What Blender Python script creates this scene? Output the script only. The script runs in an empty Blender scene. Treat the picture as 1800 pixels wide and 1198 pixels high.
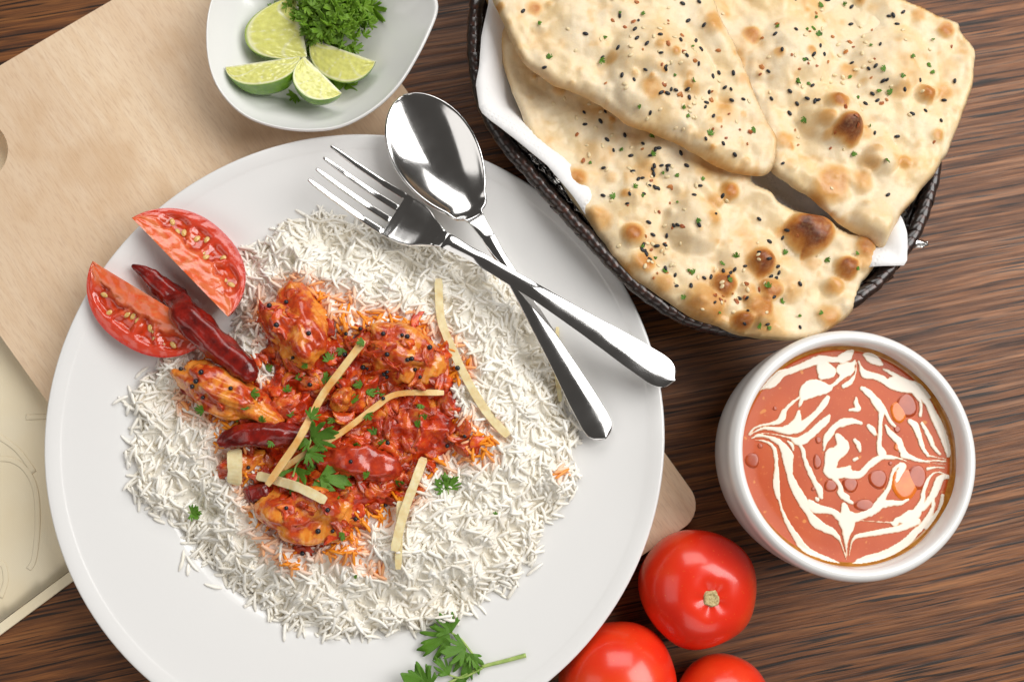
import bpy, bmesh, math, random
import numpy as np
from mathutils import Vector, Matrix, noise as mnoise
from mathutils.bvhtree import BVHTree

random.seed(7)
RNG = np.random.default_rng(11)
SC = bpy.context.scene
COL = SC.collection
R = math.radians

# ------------------------------------------------------------------ camera
FPX, CX, CY = 1600.0, 900.0, 599.0      # focal length and centre in photograph pixels
CAM_H = 0.50                            # metres above the table
TX, TY = math.tan(R(-2.5)), math.tan(R(8.0))
_n = np.array([TX, TY, 1.0]); _n /= np.linalg.norm(_n)
_e1 = np.array([1.0, 0, 0]) - _n[0] * _n; _e1 /= np.linalg.norm(_e1)
_e2 = np.cross(_n, _e1)
W = np.array([_e1, -_e2, -_n])          # camera (right, down, forward) -> world
cam_d = bpy.data.cameras.new('camera')
cam = bpy.data.objects.new('camera', cam_d); COL.objects.link(cam)
_r, _u, _b = W @ [1, 0, 0], W @ [0, -1, 0], W @ [0, 0, -1]
cam.matrix_world = Matrix(((_r[0], _u[0], _b[0], 0), (_r[1], _u[1], _b[1], 0), (_r[2], _u[2], _b[2], CAM_H), (0, 0, 0, 1)))
cam_d.sensor_width = 36.0; cam_d.sensor_fit = 'HORIZONTAL'; cam_d.lens = 36.0 * FPX / 1800.0
cam_d.clip_start = 0.01; cam_d.clip_end = 50.0
cam_d.dof.use_dof = True; cam_d.dof.focus_distance = 0.447; cam_d.dof.aperture_fstop = 9.0
SC.camera = cam

# ------------------------------------------------------------------ room light, lamps, exposure
world = bpy.data.worlds.new('World'); SC.world = world; world.use_nodes = True
bg = world.node_tree.nodes['Background']
bg.inputs[0].default_value = (1.0, 0.93, 0.86, 1); bg.inputs[1].default_value = 0.075

def area(name, loc, target, sx, sy, power, col):
    l = bpy.data.lights.new(name, 'AREA'); l.shape = 'RECTANGLE'; l.size = sx; l.size_y = sy
    l.energy = power; l.color = col
    o = bpy.data.objects.new(name, l); COL.objects.link(o); o.location = loc
    o.rotation_euler = (Vector(target) - Vector(loc)).to_track_quat('-Z', 'Y').to_euler()
    return o
area('key_softbox', (0.86, 0.34, 1.08), (0.08, 0.02, 0.0), 0.95, 0.95, 19.0, (1.0, 0.985, 0.96))
area('back_fill', (0.05, 1.35, 1.15), (0, 0, 0), 1.3, 0.8, 13.0, (1.0, 0.985, 0.96))  # added fill lamp behind the table, brightens the bowl and far side
area('left_fill', (-1.25, -0.15, 1.15), (0, 0, 0), 1.3, 0.9, 4.5, (1.0, 0.97, 0.93))  # area lamp added on the left to lift the shadows
area('front_fill', (0.15, -1.35, 1.05), (0, 0, 0), 1.3, 0.9, 4.5, (1.0, 0.97, 0.93))  # area lamp added on the near side as fill, no board bouncing light

SC.view_settings.view_transform = 'Standard'; SC.view_settings.look = 'None'
SC.view_settings.exposure = -0.05; SC.view_settings.gamma = 1.0
SC.view_settings.use_curve_mapping = False
SC.cycles.max_bounces = 24; SC.cycles.diffuse_bounces = 20; SC.cycles.transmission_bounces = 16

# ------------------------------------------------------------------ helpers
def ray(u, v):
    return W @ np.array([(u - CX) / FPX, (v - CY) / FPX, 1.0])
def at(u, v, z=0.0):
    d = ray(u, v); t = (z - CAM_H) / d[2]
    return Vector((d[0] * t, d[1] * t, z))
def px(u, v, z=0.04):                    # metres per photograph pixel near there
    return (at(u + 1, v, z) - at(u, v, z)).length
def polyw(pts, z):
    return np.array([at(u, v, z)[:2] for u, v in pts])

def mesh(name, V, F, smooth=True):
    me = bpy.data.meshes.new(name)
    me.from_pydata(np.asarray(V, float).tolist() if isinstance(V, np.ndarray) else V, [], F.tolist() if isinstance(F, np.ndarray) else F)
    if smooth:
        me.polygons.foreach_set('use_smooth', [True] * len(me.polygons))
    me.update()
    return me
def obj(name, me, m=None, parent=None, label=None, cat=None, group=None, kind=None, loc=None):
    o = bpy.data.objects.new(name, me); COL.objects.link(o)
    if m is not None and me is not None:
        if len(me.materials) == 0: me.materials.append(m)
    if parent is not None: o.parent = parent
    if loc is not None: o.location = loc
    if label: o['label'] = label
    if cat: o['category'] = cat
    if group: o['group'] = group
    if kind: o['kind'] = kind
    return o
def thing(name, label, cat, group=None, loc=(0, 0, 0)):
    o = bpy.data.objects.new(name, None); COL.objects.link(o); o.location = loc
    o.empty_display_size = 0.01
    o['label'] = label; o['category'] = cat
    if group: o['group'] = group
    return o
def attr(me, name, vals):
    a = me.attributes.new(name, 'FLOAT', 'POINT'); a.data.foreach_set('value', np.asarray(vals, np.float32))
def cattr(me, name, cols):
    a = me.attributes.new(name, 'FLOAT_COLOR', 'POINT')
    c = np.ones((len(cols), 4), np.float32); c[:, :3] = cols; a.data.foreach_set('color', c.ravel())
def subsurf(o, n=1):
    m = o.modifiers.new('s', 'SUBSURF'); m.levels = n; m.render_levels = n
def solid(o, t, off=-1):
    m = o.modifiers.new('t', 'SOLIDIFY'); m.thickness = t; m.offset = off
    return m

def smooth_poly(P, n=6, closed=True):
    P = np.asarray(P, float); N = len(P); out = []
    for i in range(N if closed else N - 1):
        if closed: a, b, c, d = P[i - 1], P[i], P[(i + 1) % N], P[(i + 2) % N]
        else: a, b, c, d = P[max(i - 1, 0)], P[i], P[i + 1], P[min(i + 2, N - 1)]
        for k in range(n):
            t = k / n
            out.append(0.5 * (2 * b + (c - a) * t + (2 * a - 5 * b + 4 * c - d) * t * t + (3 * b - a - 3 * c + d) * t ** 3))
    if not closed: out.append(P[-1])
    return np.array(out)
def sdist(P, X, Y, nearest=False):
    X = np.asarray(X, float); Y = np.asarray(Y, float)
    best = np.full(X.shape, 1e9); ins = np.zeros(X.shape, bool)
    NX = np.zeros(X.shape); NY = np.zeros(X.shape)
    Q = np.roll(P, -1, 0)
    for (ax, ay), (bx, by) in zip(P, Q):
        dx, dy = bx - ax, by - ay; L = dx * dx + dy * dy + 1e-18
        t = np.clip(((X - ax) * dx + (Y - ay) * dy) / L, 0, 1)
        qx, qy = ax + t * dx, ay + t * dy
        d = (X - qx) ** 2 + (Y - qy) ** 2
        m = d < best; best = np.where(m, d, best)
        if nearest: NX = np.where(m, qx, NX); NY = np.where(m, qy, NY)
        if abs(dy) > 1e-15:
            c = ((ay > Y) != (by > Y)) & (X < (bx - ax) * (Y - ay) / dy + ax)
            ins ^= c
    D = np.sqrt(best) * np.where(ins, 1, -1)
    return (D, NX, NY) if nearest else D
_perm = RNG.random((257, 257))
def vnoise(X, Y):
    xi = np.floor(X).astype(int); yi = np.floor(Y).astype(int)
    fx = X - xi; fy = Y - yi; fx = fx * fx * (3 - 2 * fx); fy = fy * fy * (3 - 2 * fy)
    xi %= 256; yi %= 256
    return (_perm[xi, yi] * (1 - fx) + _perm[xi + 1, yi] * fx) * (1 - fy) + (_perm[xi, yi + 1] * (1 - fx) + _perm[xi + 1, yi + 1] * fx) * fy
def fbm(X, Y, s, o=4, seed=0.0):         # -1..1, feature size s
    r = 0; a = 1; t = 0
    for i in range(o):
        k = 2 ** i / s
        r = r + a * (vnoise(X * k + seed * 7.3 + i * 19.1, Y * k + seed * 3.7 + i * 31.7) * 2 - 1); t += a; a *= .5
    return r / t
def field(P, res, top, bot=None):
    """a sheet over the outline P: z = top(x, y, d), closed below with bot; d is the distance to the outline"""
    lo = P.min(0) - res; hi = P.max(0) + res
    nx, ny = int((hi[0] - lo[0]) / res) + 2, int((hi[1] - lo[1]) / res) + 2
    X, Y = np.meshgrid(lo[0] + np.arange(nx) * res, lo[1] + np.arange(ny) * res, indexing='ij')
    D = sdist(P, X, Y)
    ok = D > 0.12 * res
    cell = ok[:-1, :-1] & ok[1:, :-1] & ok[1:, 1:] & ok[:-1, 1:]
    cnt = np.zeros(X.shape, int)
    for a, b in ((0, 0), (1, 0), (1, 1), (0, 1)):
        cnt[a:nx - 1 + a, b:ny - 1 + b] += cell
    used = cnt > 0; edge = used & (cnt < 4)
    _, qx, qy = sdist(P, X[edge], Y[edge], True)
    X = X.copy(); Y = Y.copy(); X[edge] = qx; Y[edge] = qy
    D = np.maximum(D, 0); D[edge] = 0
    idx = -np.ones(X.shape, int); idx[used] = np.arange(used.sum())
    xs, ys, ds, eg = X[used], Y[used], D[used], edge[used]
    V = np.c_[xs, ys, top(xs, ys, ds)]
    i, j = np.nonzero(cell)
    F = np.c_[idx[i, j], idx[i + 1, j], idx[i + 1, j + 1], idx[i, j + 1]]
    if bot is not None:
        n = len(V); inner = ~eg
        m = np.arange(n); m[inner] = n + np.arange(inner.sum())
        V = np.r_[V, np.c_[xs[inner], ys[inner], bot(xs[inner], ys[inner], ds[inner])]]
        F = np.r_[F, m[F][:, ::-1]]
        xs = np.r_[xs, xs[inner]]; ys = np.r_[ys, ys[inner]]; ds = np.r_[ds, ds[inner]]
    return V, F, xs, ys, ds
def tube(P, rad, n=10, caps=True, flat=1.0, upv=(0, 0, 1)):
    """rings along the points P; flat squashes the ring along up"""
    P = [Vector(p) for p in P]; V = []; F = []
    N = len(P)
    for i, p in enumerate(P):
        t = (P[min(i + 1, N - 1)] - P[max(i - 1, 0)]).normalized()
        s = t.cross(Vector(upv)); s = s.normalized() if s.length > 1e-6 else Vector((1, 0, 0)); w = s.cross(t)
        r = rad[i] if hasattr(rad, '__len__') else rad
        for k in range(n):
            a = 2 * math.pi * k / n
            V.append(p + s * math.cos(a) * r + w * math.sin(a) * r * flat)
    for i in range(N - 1):
        for k in range(n):
            F.append((i * n + k, (i + 1) * n + k, (i + 1) * n + (k + 1) % n, i * n + (k + 1) % n))
    if caps:
        V.append(P[0]); V.append(P[-1]); a, b = len(V) - 2, len(V) - 1
        for k in range(n):
            F.append((a, k, (k + 1) % n)); F.append((b, (N - 1) * n + (k + 1) % n, (N - 1) * n + k))
    return [tuple(v) for v in V], F
def lathe(prof, n=96):
    V = []; F = []
    for r, z in prof:
        for k in range(n):
            a = 2 * math.pi * k / n; V.append((r * math.cos(a), r * math.sin(a), z))
    m = len(prof)
    for i in range(m - 1):
        for k in range(n):
            F.append((i * n + k, (i + 1) * n + k, (i + 1) * n + (k + 1) % n, i * n + (k + 1) % n))
    return V, F
def profile(pts, n=5):
    return smooth_poly(np.array(pts), n, closed=False).tolist()
def ico(sub):
    bm = bmesh.new(); bmesh.ops.create_icosphere(bm, subdivisions=sub, radius=1.0)
    V = np.array([v.co[:] for v in bm.verts]); F = [tuple(v.index for v in f.verts) for f in bm.faces]; bm.free()
    return V, F

# ------------------------------------------------------------------ materials
class NT:
    def __init__(s, name):
        s.m = bpy.data.materials.new(name); s.m.use_nodes = True; s.t = s.m.node_tree
        s.p = s.t.nodes['Principled BSDF']; s.out = s.t.nodes['Material Output']
    def n(s, typ, **kw):
        x = s.t.nodes.new(typ)
        for k, v in kw.items(): setattr(x, k, v)
        return x
    def l(s, a, b): s.t.links.new(a, b)
    def set(s, **kw):
        for k, v in kw.items():
            k = {'base': 'Base Color', 'rough': 'Roughness', 'metal': 'Metallic', 'sss': 'Subsurface Weight', 'sssr': 'Subsurface Radius', 'ssss': 'Subsurface Scale', 'coat': 'Coat Weight', 'coatr': 'Coat Roughness', 'ior': 'IOR', 'trans': 'Transmission Weight', 'spec': 'Specular IOR Level', 'sheen': 'Sheen Weight', 'sheenr': 'Sheen Roughness'}[k]
            s.p.inputs[k].default_value = (*v, 1) if k == 'Base Color' else v
        return s
    def coords(s, rot=(0, 0, 0), scale=(1, 1, 1), kind='Object', loc=(0, 0, 0)):
        tc = s.n('ShaderNodeTexCoord'); mp = s.n('ShaderNodeMapping')
        mp.inputs['Rotation'].default_value = rot; mp.inputs['Scale'].default_value = scale; mp.inputs['Location'].default_value = loc
        s.l(tc.outputs[kind], mp.inputs[0]); return mp.outputs[0]
    def aniso(s, ang, sx, sy, sz=1.):
        tc = s.n('ShaderNodeTexCoord'); mp = s.n('ShaderNodeMapping'); mp.inputs['Rotation'].default_value = (0, 0, ang); s.l(tc.outputs['Object'], mp.inputs[0])
        sc = s.n('ShaderNodeVectorMath', operation='MULTIPLY'); sc.inputs[1].default_value = (sx, sy, sz); s.l(mp.outputs[0], sc.inputs[0]); return sc.outputs[0]
    def noise(s, vec=None, scale=5., detail=4., rough=.55, dist=0.):
        x = s.n('ShaderNodeTexNoise'); x.inputs['Scale'].default_value = scale; x.inputs['Detail'].default_value = detail
        x.inputs['Roughness'].default_value = rough; x.inputs['Distortion'].default_value = dist
        if vec is not None: s.l(vec, x.inputs['Vector'])
        return x.outputs['Fac']
    def ramp(s, fac, stops, interp='LINEAR'):
        x = s.n('ShaderNodeValToRGB'); x.color_ramp.interpolation = interp; e = x.color_ramp.elements
        while len(e) < len(stops): e.new(0.5)
        for q, (p, c) in zip(e, stops):
            q.position = p; q.color = (*c, 1) if hasattr(c, '__len__') else (c, c, c, 1)
        s.l(fac, x.inputs[0]); return x.outputs[0]
    def mix(s, f, a, b, mode='MIX'):
        x = s.n('ShaderNodeMix', data_type='RGBA', blend_type=mode)
        for sock, val in ((x.inputs[0], f), (x.inputs[6], a), (x.inputs[7], b)):
            if hasattr(val, 'node'): s.l(val, sock)
            elif hasattr(val, '__len__'): sock.default_value = (*val, 1)
            else: sock.default_value = val
        return x.outputs[2]
    def math(s, op, a, b=None, clamp=False):
        x = s.n('ShaderNodeMath', operation=op); x.use_clamp = clamp
        for sock, val in ((x.inputs[0], a), (x.inputs[1], b)):
            if val is None: continue
            if hasattr(val, 'node'): s.l(val, sock)
            else: sock.default_value = val
        return x.outputs[0]
    def attr(s, name, col=False):
        x = s.n('ShaderNodeAttribute', attribute_name=name); return x.outputs['Color' if col else 'Fac']
    def rnd(s):
        return s.n('ShaderNodeObjectInfo').outputs['Random']
    def bump(s, h, strength=.3, dist=.001, prev=None):
        x = s.n('ShaderNodeBump'); x.inputs['Strength'].default_value = strength; x.inputs['Distance'].default_value = dist
        s.l(h, x.inputs['Height'])
        if prev is not None: s.l(prev, x.inputs['Normal'])
        s.l(x.outputs[0], s.p.inputs['Normal']); return x.outputs[0]
    def base(s, c): s.l(c, s.p.inputs['Base Color']); return s
    def rough(s, c): s.l(c, s.p.inputs['Roughness']); return s

def m_table():
    s = NT('dark_oak_table')
    ang = R(-11)
    warp = s.noise(s.coords(rot=(0, 0, ang), scale=(6, 9, 1)), 1.0, 2)
    def co(sx, sy, k):
        tc = s.n('ShaderNodeTexCoord'); mp = s.n('ShaderNodeMapping'); mp.inputs['Rotation'].default_value = (0, 0, ang)
        s.l(tc.outputs['Object'], mp.inputs[0])
        ad = s.n('ShaderNodeVectorMath', operation='ADD'); cb = s.n('ShaderNodeCombineXYZ')
        s.l(s.math('MULTIPLY', warp, k), cb.inputs[1]); s.l(mp.outputs[0], ad.inputs[0]); s.l(cb.outputs[0], ad.inputs[1])
        sc = s.n('ShaderNodeVectorMath', operation='MULTIPLY'); sc.inputs[1].default_value = (sx, sy, 1); s.l(ad.outputs[0], sc.inputs[0])
        return sc.outputs[0]
    bands = s.noise(co(7, 270, .004), 1.0, 5, .66)
    wide = s.noise(co(3, 30, .01), 1.0, 3, .5)
    fibre = s.noise(co(40, 1100, .006), 1.0, 3, .6)
    pores = s.noise(co(16, 620, .006), 1.0, 2, .5)
    c = s.ramp(bands, [(.33, (.024, .009, .004)), (.42, (.11, .036, .010)), (.52, (.25, .086, .021)), (.68, (.38, .150, .042))])
    c = s.mix(s.ramp(wide, [(.35, .0), (.7, .35)]), c, (.06, .022, .008))
    c = s.mix(s.ramp(fibre, [(.35, .55), (.6, 0.)]), c, (.025, .011, .006))
    c = s.mix(s.ramp(pores, [(.37, .95), (.43, 0.)]), c, (.010, .005, .003))
    s.base(c); s.rough(s.ramp(bands, [(.3, .60), (.7, .42)]))
    h = s.math('ADD', s.math('MULTIPLY', s.ramp(bands, [(.30, 0.), (.55, 1.)]), 1.0), s.math('MULTIPLY', s.ramp(pores, [(.33, -.8), (.42, 0.)]), .5))
    s.bump(h, .4, .0005); s.set(spec=.42)
    return s.m
def m_beech():
    s = NT('beech_board'); ang = R(54)
    def co(sx, sy): return s.aniso(ang, sx, sy, 6)
    g = s.noise(co(28, 210), 1.0, 4, .6); fl = s.noise(co(140, 1000), 1.0, 3, .6); pl = s.noise(co(1.2, 13), 1.0, 1, .4)
    st = s.noise(s.coords(scale=(22, 22, 22)), 1.0, 2, .5)
    c = s.ramp(g, [(.3, (.78, .575, .375)), (.7, (.87, .695, .50))])
    c = s.mix(s.ramp(pl, [(.40, .4), (.62, 0.)]), c, (.62, .42, .27))
    c = s.mix(s.ramp(fl, [(.30, .4), (.52, 0.)]), c, (.52, .33, .21))
    c = s.mix(s.ramp(st, [(.58, 0.), (.70, .45)]), c, (.62, .40, .22))
    s.base(c); s.set(rough=.55); s.bump(fl, .25, .0003); return s.m
def m_china(name, c=(.80, .795, .785), rough=.16):
    s = NT(name); f = s.noise(s.coords(scale=(40, 40, 40)), 1., 3)
    s.set(base=c, coat=.35, coatr=.06, sss=.06, sssr=(.004, .004, .004), ssss=1.0); s.rough(s.ramp(f, [(.3, rough), (.7, rough + .08)])); return s.m
def m_steel(name, r0, r1, scratch):
    s = NT(name); s.set(metal=1., base=(.72, .71, .70))
    f = s.noise(s.coords(scale=(60, 60, 60)), 1., 4, .6)
    s.rough(s.ramp(f, [(.35, r0), (.7, r1)]))
    sc = s.noise(s.coords(rot=(0, 0, .6), scale=(1500, 60, 300)), 1., 2); sc2 = s.noise(s.coords(rot=(0, 0, -.9), scale=(1700, 90, 300)), 1., 2)
    h = s.math('ADD', s.ramp(sc, [(.68, 0.), (.74, 1.)]), s.ramp(sc2, [(.68, 0.), (.74, 1.)])); s.bump(h, scratch, .00008); return s.m
def m_rice():
    s = NT('basmati_rice'); v = s.noise(s.coords(scale=(160, 160, 160)), 1., 2)
    c = s.ramp(v, [(.3, (.91, .865, .765)), (.7, (.94, .92, .87))])
    c = s.mix(s.math('MULTIPLY', s.attr('dull'), .35, True), c, (.82, .76, .64)); c = s.mix(s.math('MULTIPLY', s.attr('stain'), 1.7, True), c, (.88, .29, .010))
    s.base(c); s.set(rough=.36); return s.m
def m_sauce(name, dark, mid, light, rough=.22, scale=160, bump=.7):
    s = NT(name); k = s.coords(scale=(scale, scale, scale))
    a = s.noise(k, 1., 5, .62); b = s.noise(k, 3.2, 3)
    c = s.ramp(a, [(.30, dark), (.50, mid), (.70, light)])
    tint = s.attr('tint', True)
    c = s.mix(1.0, c, tint, 'MULTIPLY'); s.base(c)
    s.rough(s.ramp(b, [(.3, rough), (.7, rough + .2)])); s.set(sss=.22, sssr=(.004, .0012, .0005), ssss=.7, coat=.35, coatr=.14)
    s.bump(s.math('ADD', a, s.math('MULTIPLY', b, .35)), bump, .0011); return s.m
def m_chicken():
    s = NT('sauced_chicken'); k = s.coords(scale=(90, 90, 90))
    a = s.noise(k, 1., 4, .6); b = s.noise(k, 3.5, 4, .6); f = s.noise(s.coords(scale=(500, 120, 200)), 1., 3)
    flesh = s.ramp(f, [(.3, (.74, .19, .012)), (.7, (.86, .36, .06))])
    sauce = s.ramp(b, [(.3, (.36, .022, .006)), (.7, (.68, .085, .013))])
    c = s.mix(s.ramp(a, [(.44, 1.), (.56, 0.)]), flesh, sauce); s.base(c)
    s.set(rough=.24, sss=.2, sssr=(.004, .0015, .0006), ssss=.7, coat=.5, coatr=.12); s.bump(s.math('ADD', b, s.math('MULTIPLY', f, .5)), .32, .0009); return s.m
def m_plain(name, c0, c1, scale=200, rough=.4, sss=0., sssr=(.002, .002, .002), bump=0., coat=0., rnd=None, detail=3.):
    s = NT(name); a = s.noise(s.coords(scale=(scale, scale, scale)), 1., detail)
    c = s.ramp(a, [(.32, c0), (.68, c1)])
    if rnd is not None: c = s.mix(s.math('MULTIPLY', s.rnd(), rnd[0]), c, rnd[1])
    s.base(c); s.set(rough=rough, sss=sss, sssr=sssr, ssss=1., coat=coat, coatr=.1)
    if bump: s.bump(a, bump, .0008)
    return s.m
def m_vcol(name, rough=.3, sss=.2, sssr=(.004, .0015, .001), coat=.3, scale=500, bump=.25):
    s = NT(name); a = s.noise(s.coords(scale=(scale, scale, scale)), 1., 3)
    c = s.mix(s.ramp(a, [(.3, .25), (.7, 0.)]), s.attr('col', True), s.mix(1.0, s.attr('col', True), (.7, .6, .5), 'MULTIPLY'))
    s.base(c); s.set(rough=rough, sss=sss, sssr=sssr, ssss=1., coat=coat, coatr=.12); s.bump(a, bump, .0005); return s.m
def m_leaf(name, c0, c1, scale=260):
    s = NT(name); a = s.noise(s.coords(scale=(scale, scale, scale)), 1., 4)
    c = s.ramp(a, [(.32, c0), (.68, c1)])
    c = s.mix(s.math('MULTIPLY', s.rnd(), .45), c, tuple(x * .6 for x in c0))
    s.base(c); s.set(rough=.42, sss=.12, sssr=(.001, .002, .0004), ssss=1.); s.bump(a, .3, .0005)
    tr = s.n('ShaderNodeBsdfTranslucent'); s.l(c, tr.inputs[0]); mx = s.n('ShaderNodeMixShader'); mx.inputs[0].default_value = .28
    s.l(s.p.outputs[0], mx.inputs[1]); s.l(tr.outputs[0], mx.inputs[2]); s.l(mx.outputs[0], s.out.inputs[0]); return s.m
def m_naan():
    s = NT('baked_naan'); k = s.coords(scale=(90, 90, 90))
    a = s.noise(k, 1., 5, .6); b = s.noise(k, 7., 3, .6); g = s.noise(k, .45, 3)
    t = s.attr('toast')
    tt = s.math('ADD', t, s.math('MULTIPLY', s.math('SUBTRACT', a, .5), s.math('ADD', s.math('MULTIPLY', t, .9), .10)))
    c = s.ramp(tt, [(.0, (.79, .66, .46)), (.12, (.755, .57, .34)), (.32, (.66, .385, .14)), (.55, (.50, .195, .038)), (.80, (.25, .066, .012)), (1., (.10, .024, .006))])
    c = s.mix(s.ramp(g, [(.38, .0), (.66, .75)]), c, s.mix(1., c, (.98, .84, .58), 'MULTIPLY'))
    c = s.mix(s.ramp(b, [(.3, .18), (.55, 0.)]), c, (.62, .42, .20))
    s.base(c); s.rough(s.ramp(g, [(.35, .58), (.6, .34)])); s.set(sss=.12, sssr=(.004, .0025, .0012), ssss=1.)
    s.bump(s.math('ADD', a, s.math('MULTIPLY', b, .35)), .28, .0010); return s.m
def m_cloth(name, c0, c1, sat):
    s = NT(name); k = s.coords(rot=(0, 0, R(50)), scale=(1, 1, 1))
    w = s.n('ShaderNodeTexWave'); w.inputs['Scale'].default_value = 420; w.inputs['Distortion'].default_value = .4; s.l(k, w.inputs[0])
    a = s.noise(s.coords(scale=(25, 25, 25)), 1., 3); c = s.ramp(a, [(.3, c0), (.7, c1)])
    s.base(s.mix(s.math('MULTIPLY', w.outputs['Fac'], .14), c, tuple(x * .75 for x in c0))); s.set(rough=sat, sheen=.2, sheenr=.4)
    s.bump(w.outputs['Fac'], .18, .0003); return s.m
def m_paper():
    s = NT('embossed_paper'); v = s.n('ShaderNodeTexVoronoi'); v.inputs['Scale'].default_value = 1.; v.inputs['Randomness'].default_value = 0.0
    s.l(s.coords(rot=(0, 0, .5), scale=(430, 430, 430)), v.inputs['Vector'])
    msk = s.ramp(s.noise(s.coords(scale=(26, 26, 26)), 1., 2), [(.46, 0.), (.54, 1.)])
    h = s.math('MULTIPLY', s.ramp(v.outputs['Distance'], [(.15, 0.), (.4, 1.)]), msk)
    s.set(base=(.80, .79, .785), rough=.85, sss=.1, sssr=(.003, .003, .003)); s.bump(h, .5, .0004); return s.m
def m_soup():
    s = NT('tomato_soup'); k = s.coords(scale=(500, 500, 500)); a = s.noise(k, 1., 3); b = s.noise(k, .07, 3); d = s.noise(k, .42, 1)
    c = s.ramp(b, [(.35, (.47, .068, .012)), (.65, (.55, .098, .020))])
    c = s.mix(s.ramp(a, [(.62, 0.), (.70, .5)]), c, (.62, .20, .05)); c = s.mix(s.ramp(d, [(.70, 0.), (.76, .7)]), c, (.72, .30, .06))
    s.base(c); s.set(rough=.17, spec=.20, sss=.1, sssr=(.003, .001, .0005)); s.bump(a, .06, .0003); return s.m
def m_cream():
    s = NT('cream'); k = s.coords(scale=(300, 300, 300)); a = s.noise(k, 1., 4, .65)
    e = s.attr('edge'); f = s.math('ADD', e, s.math('MULTIPLY', s.math('SUBTRACT', a, .5), .5))
    c = s.ramp(f, [(.04, (.60, .20, .07)), (.22, (.76, .50, .31)), (.50, (.80, .715, .60))]); s.base(c); s.set(rough=.2, sss=.15, sssr=(.003, .002, .0015)); return s.m
def m_tomato():
    s = NT('tomato_skin'); a = s.noise(s.coords(scale=(18, 18, 18)), 1., 3); b = s.noise(s.coords(scale=(900, 900, 900)), 1., 1)
    c = s.ramp(a, [(.28, (.68, .014, .006)), (.5, (.80, .032, .009)), (.74, (.86, .085, .014))]); c = s.mix(s.ramp(b, [(.70, 0.), (.76, .35)]), c, (.85, .20, .03))
    s.base(c); s.set(rough=.26, coat=.35, coatr=.12, sss=.12, sssr=(.006, .001, .0005), ssss=1.); return s.m
def m_foil():
    s = NT('kitchen_foil'); s.set(metal=1., base=(.86, .85, .83), rough=.2); v = s.n('ShaderNodeTexVoronoi'); v.inputs['Scale'].default_value = 160
    s.l(s.coords(), v.inputs['Vector']); s.bump(v.outputs['Distance'], .9, .003); return s.m
def m_wicker():
    s = NT('dark_wicker'); a = s.noise(s.coords(scale=(150, 150, 600)), 1., 4)
    c = s.ramp(a, [(.3, (.010, .008, .007)), (.52, (.032, .018, .014)), (.68, (.12, .045, .03))])
    c = s.mix(s.math('MULTIPLY', s.rnd(), .5), c, (.008, .007, .007)); s.base(c); s.set(rough=.28, coat=.3, coatr=.15); s.bump(a, .4, .0005); return s.m

TABLE, BEECH, CHINA = m_table(), m_beech(), m_china('glazed_china')
CUPM = m_china('glazed_cup', (.82, .815, .80), .12)
STEEL, RICE = m_steel('polished_steel', .09, .17, .05), m_rice()
SAUCE = m_sauce('curry_sauce', (.16, .006, .002), (.54, .036, .005), (.78, .15, .014), .22, 140, .6)
SHRED = m_sauce('cooked_onion_tomato', (.26, .010, .003), (.62, .048, .006), (.82, .18, .020), .22, 200, .55)
CHICK = m_chicken()
CHILI = m_plain('dried_chili_skin', (.085, .004, .003), (.32, .013, .006), 150, .24, .1, (.003, .0005, .0003), .9, .35, detail=6.)
PEPPER = m_plain('cooked_red_chili', (.30, .012, .005), (.62, .060, .012), 240, .3, .2, (.004, .001, .0005), .3, .6)
GINGER = m_plain('ginger', (.72, .56, .27), (.84, .74, .46), 260, .45, .25, (.003, .002, .001), .2)
GINGERS = m_plain('stained_ginger', (.74, .34, .07), (.82, .62, .29), 120, .4, .25, (.003, .002, .001), .2)
MUST = m_plain('mustard_seed', (.006, .007, .012), (.018, .018, .024), 900, .25)
NIGEL = m_plain('nigella_seed', (.006, .007, .010), (.02, .021, .026), 900, .45)
SESAM = m_plain('sesame_seed', (.74, .58, .32), (.82, .70, .46), 600, .4)
FLAKE = m_plain('chili_flake', (.16, .018, .008), (.50, .13, .02), 500, .45, rnd=(.6, (.62, .26, .06)))
CORI = m_leaf('coriander_leaf', (.075, .22, .010), (.20, .42, .035))
PARS = m_leaf('parsley_leaf', (.12, .30, .012), (.36, .58, .05))
STEM = m_plain('herb_stem', (.20, .36, .06), (.42, .52, .16), 200, .4, .2, (.002, .003, .001))
NAAN = m_naan()
LINEN = m_cloth('cream_satin', (.90, .77, .53), (.93, .83, .62), .42)
PAPER, SOUP, CREAM, TOM, FOIL, WICK = m_paper(), m_soup(), m_cream(), m_tomato(), m_foil(), m_wicker()
OIL = m_plain('oil_drop', (.34, .048, .012), (.44, .075, .018), 120, .2, 0., coat=.0)
OILO = m_plain('orange_oil', (.62, .12, .010), (.78, .21, .020), 120, .2, 0., coat=.0)
OILB = m_plain('brown_oil', (.36, .12, .012), (.52, .22, .03), 300, .2, 0., coat=.3)
SCAR = m_plain('tomato_stem_scar', (.36, .25, .10), (.66, .55, .28), 900, .8, bump=.6)
TFACE = m_vcol('cut_tomato', .13, .25, (.005, .0015, .0008), .7, 420, .4)
LFACE = m_vcol('cut_lime', .2, .3, (.004, .004, .0015), .4, 420, .35)
SEED = m_plain('tomato_seed', (.62, .36, .08), (.78, .56, .22), 500, .25, .2, (.002, .001, .0005), 0, .5)

Z_NAP = 0.0024
Z_B0, Z_B1 = 0.0027, 0.0187             # cutting board
Z_P = Z_B1 + 0.0002                     # plate foot
PLATE_R = None

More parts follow.
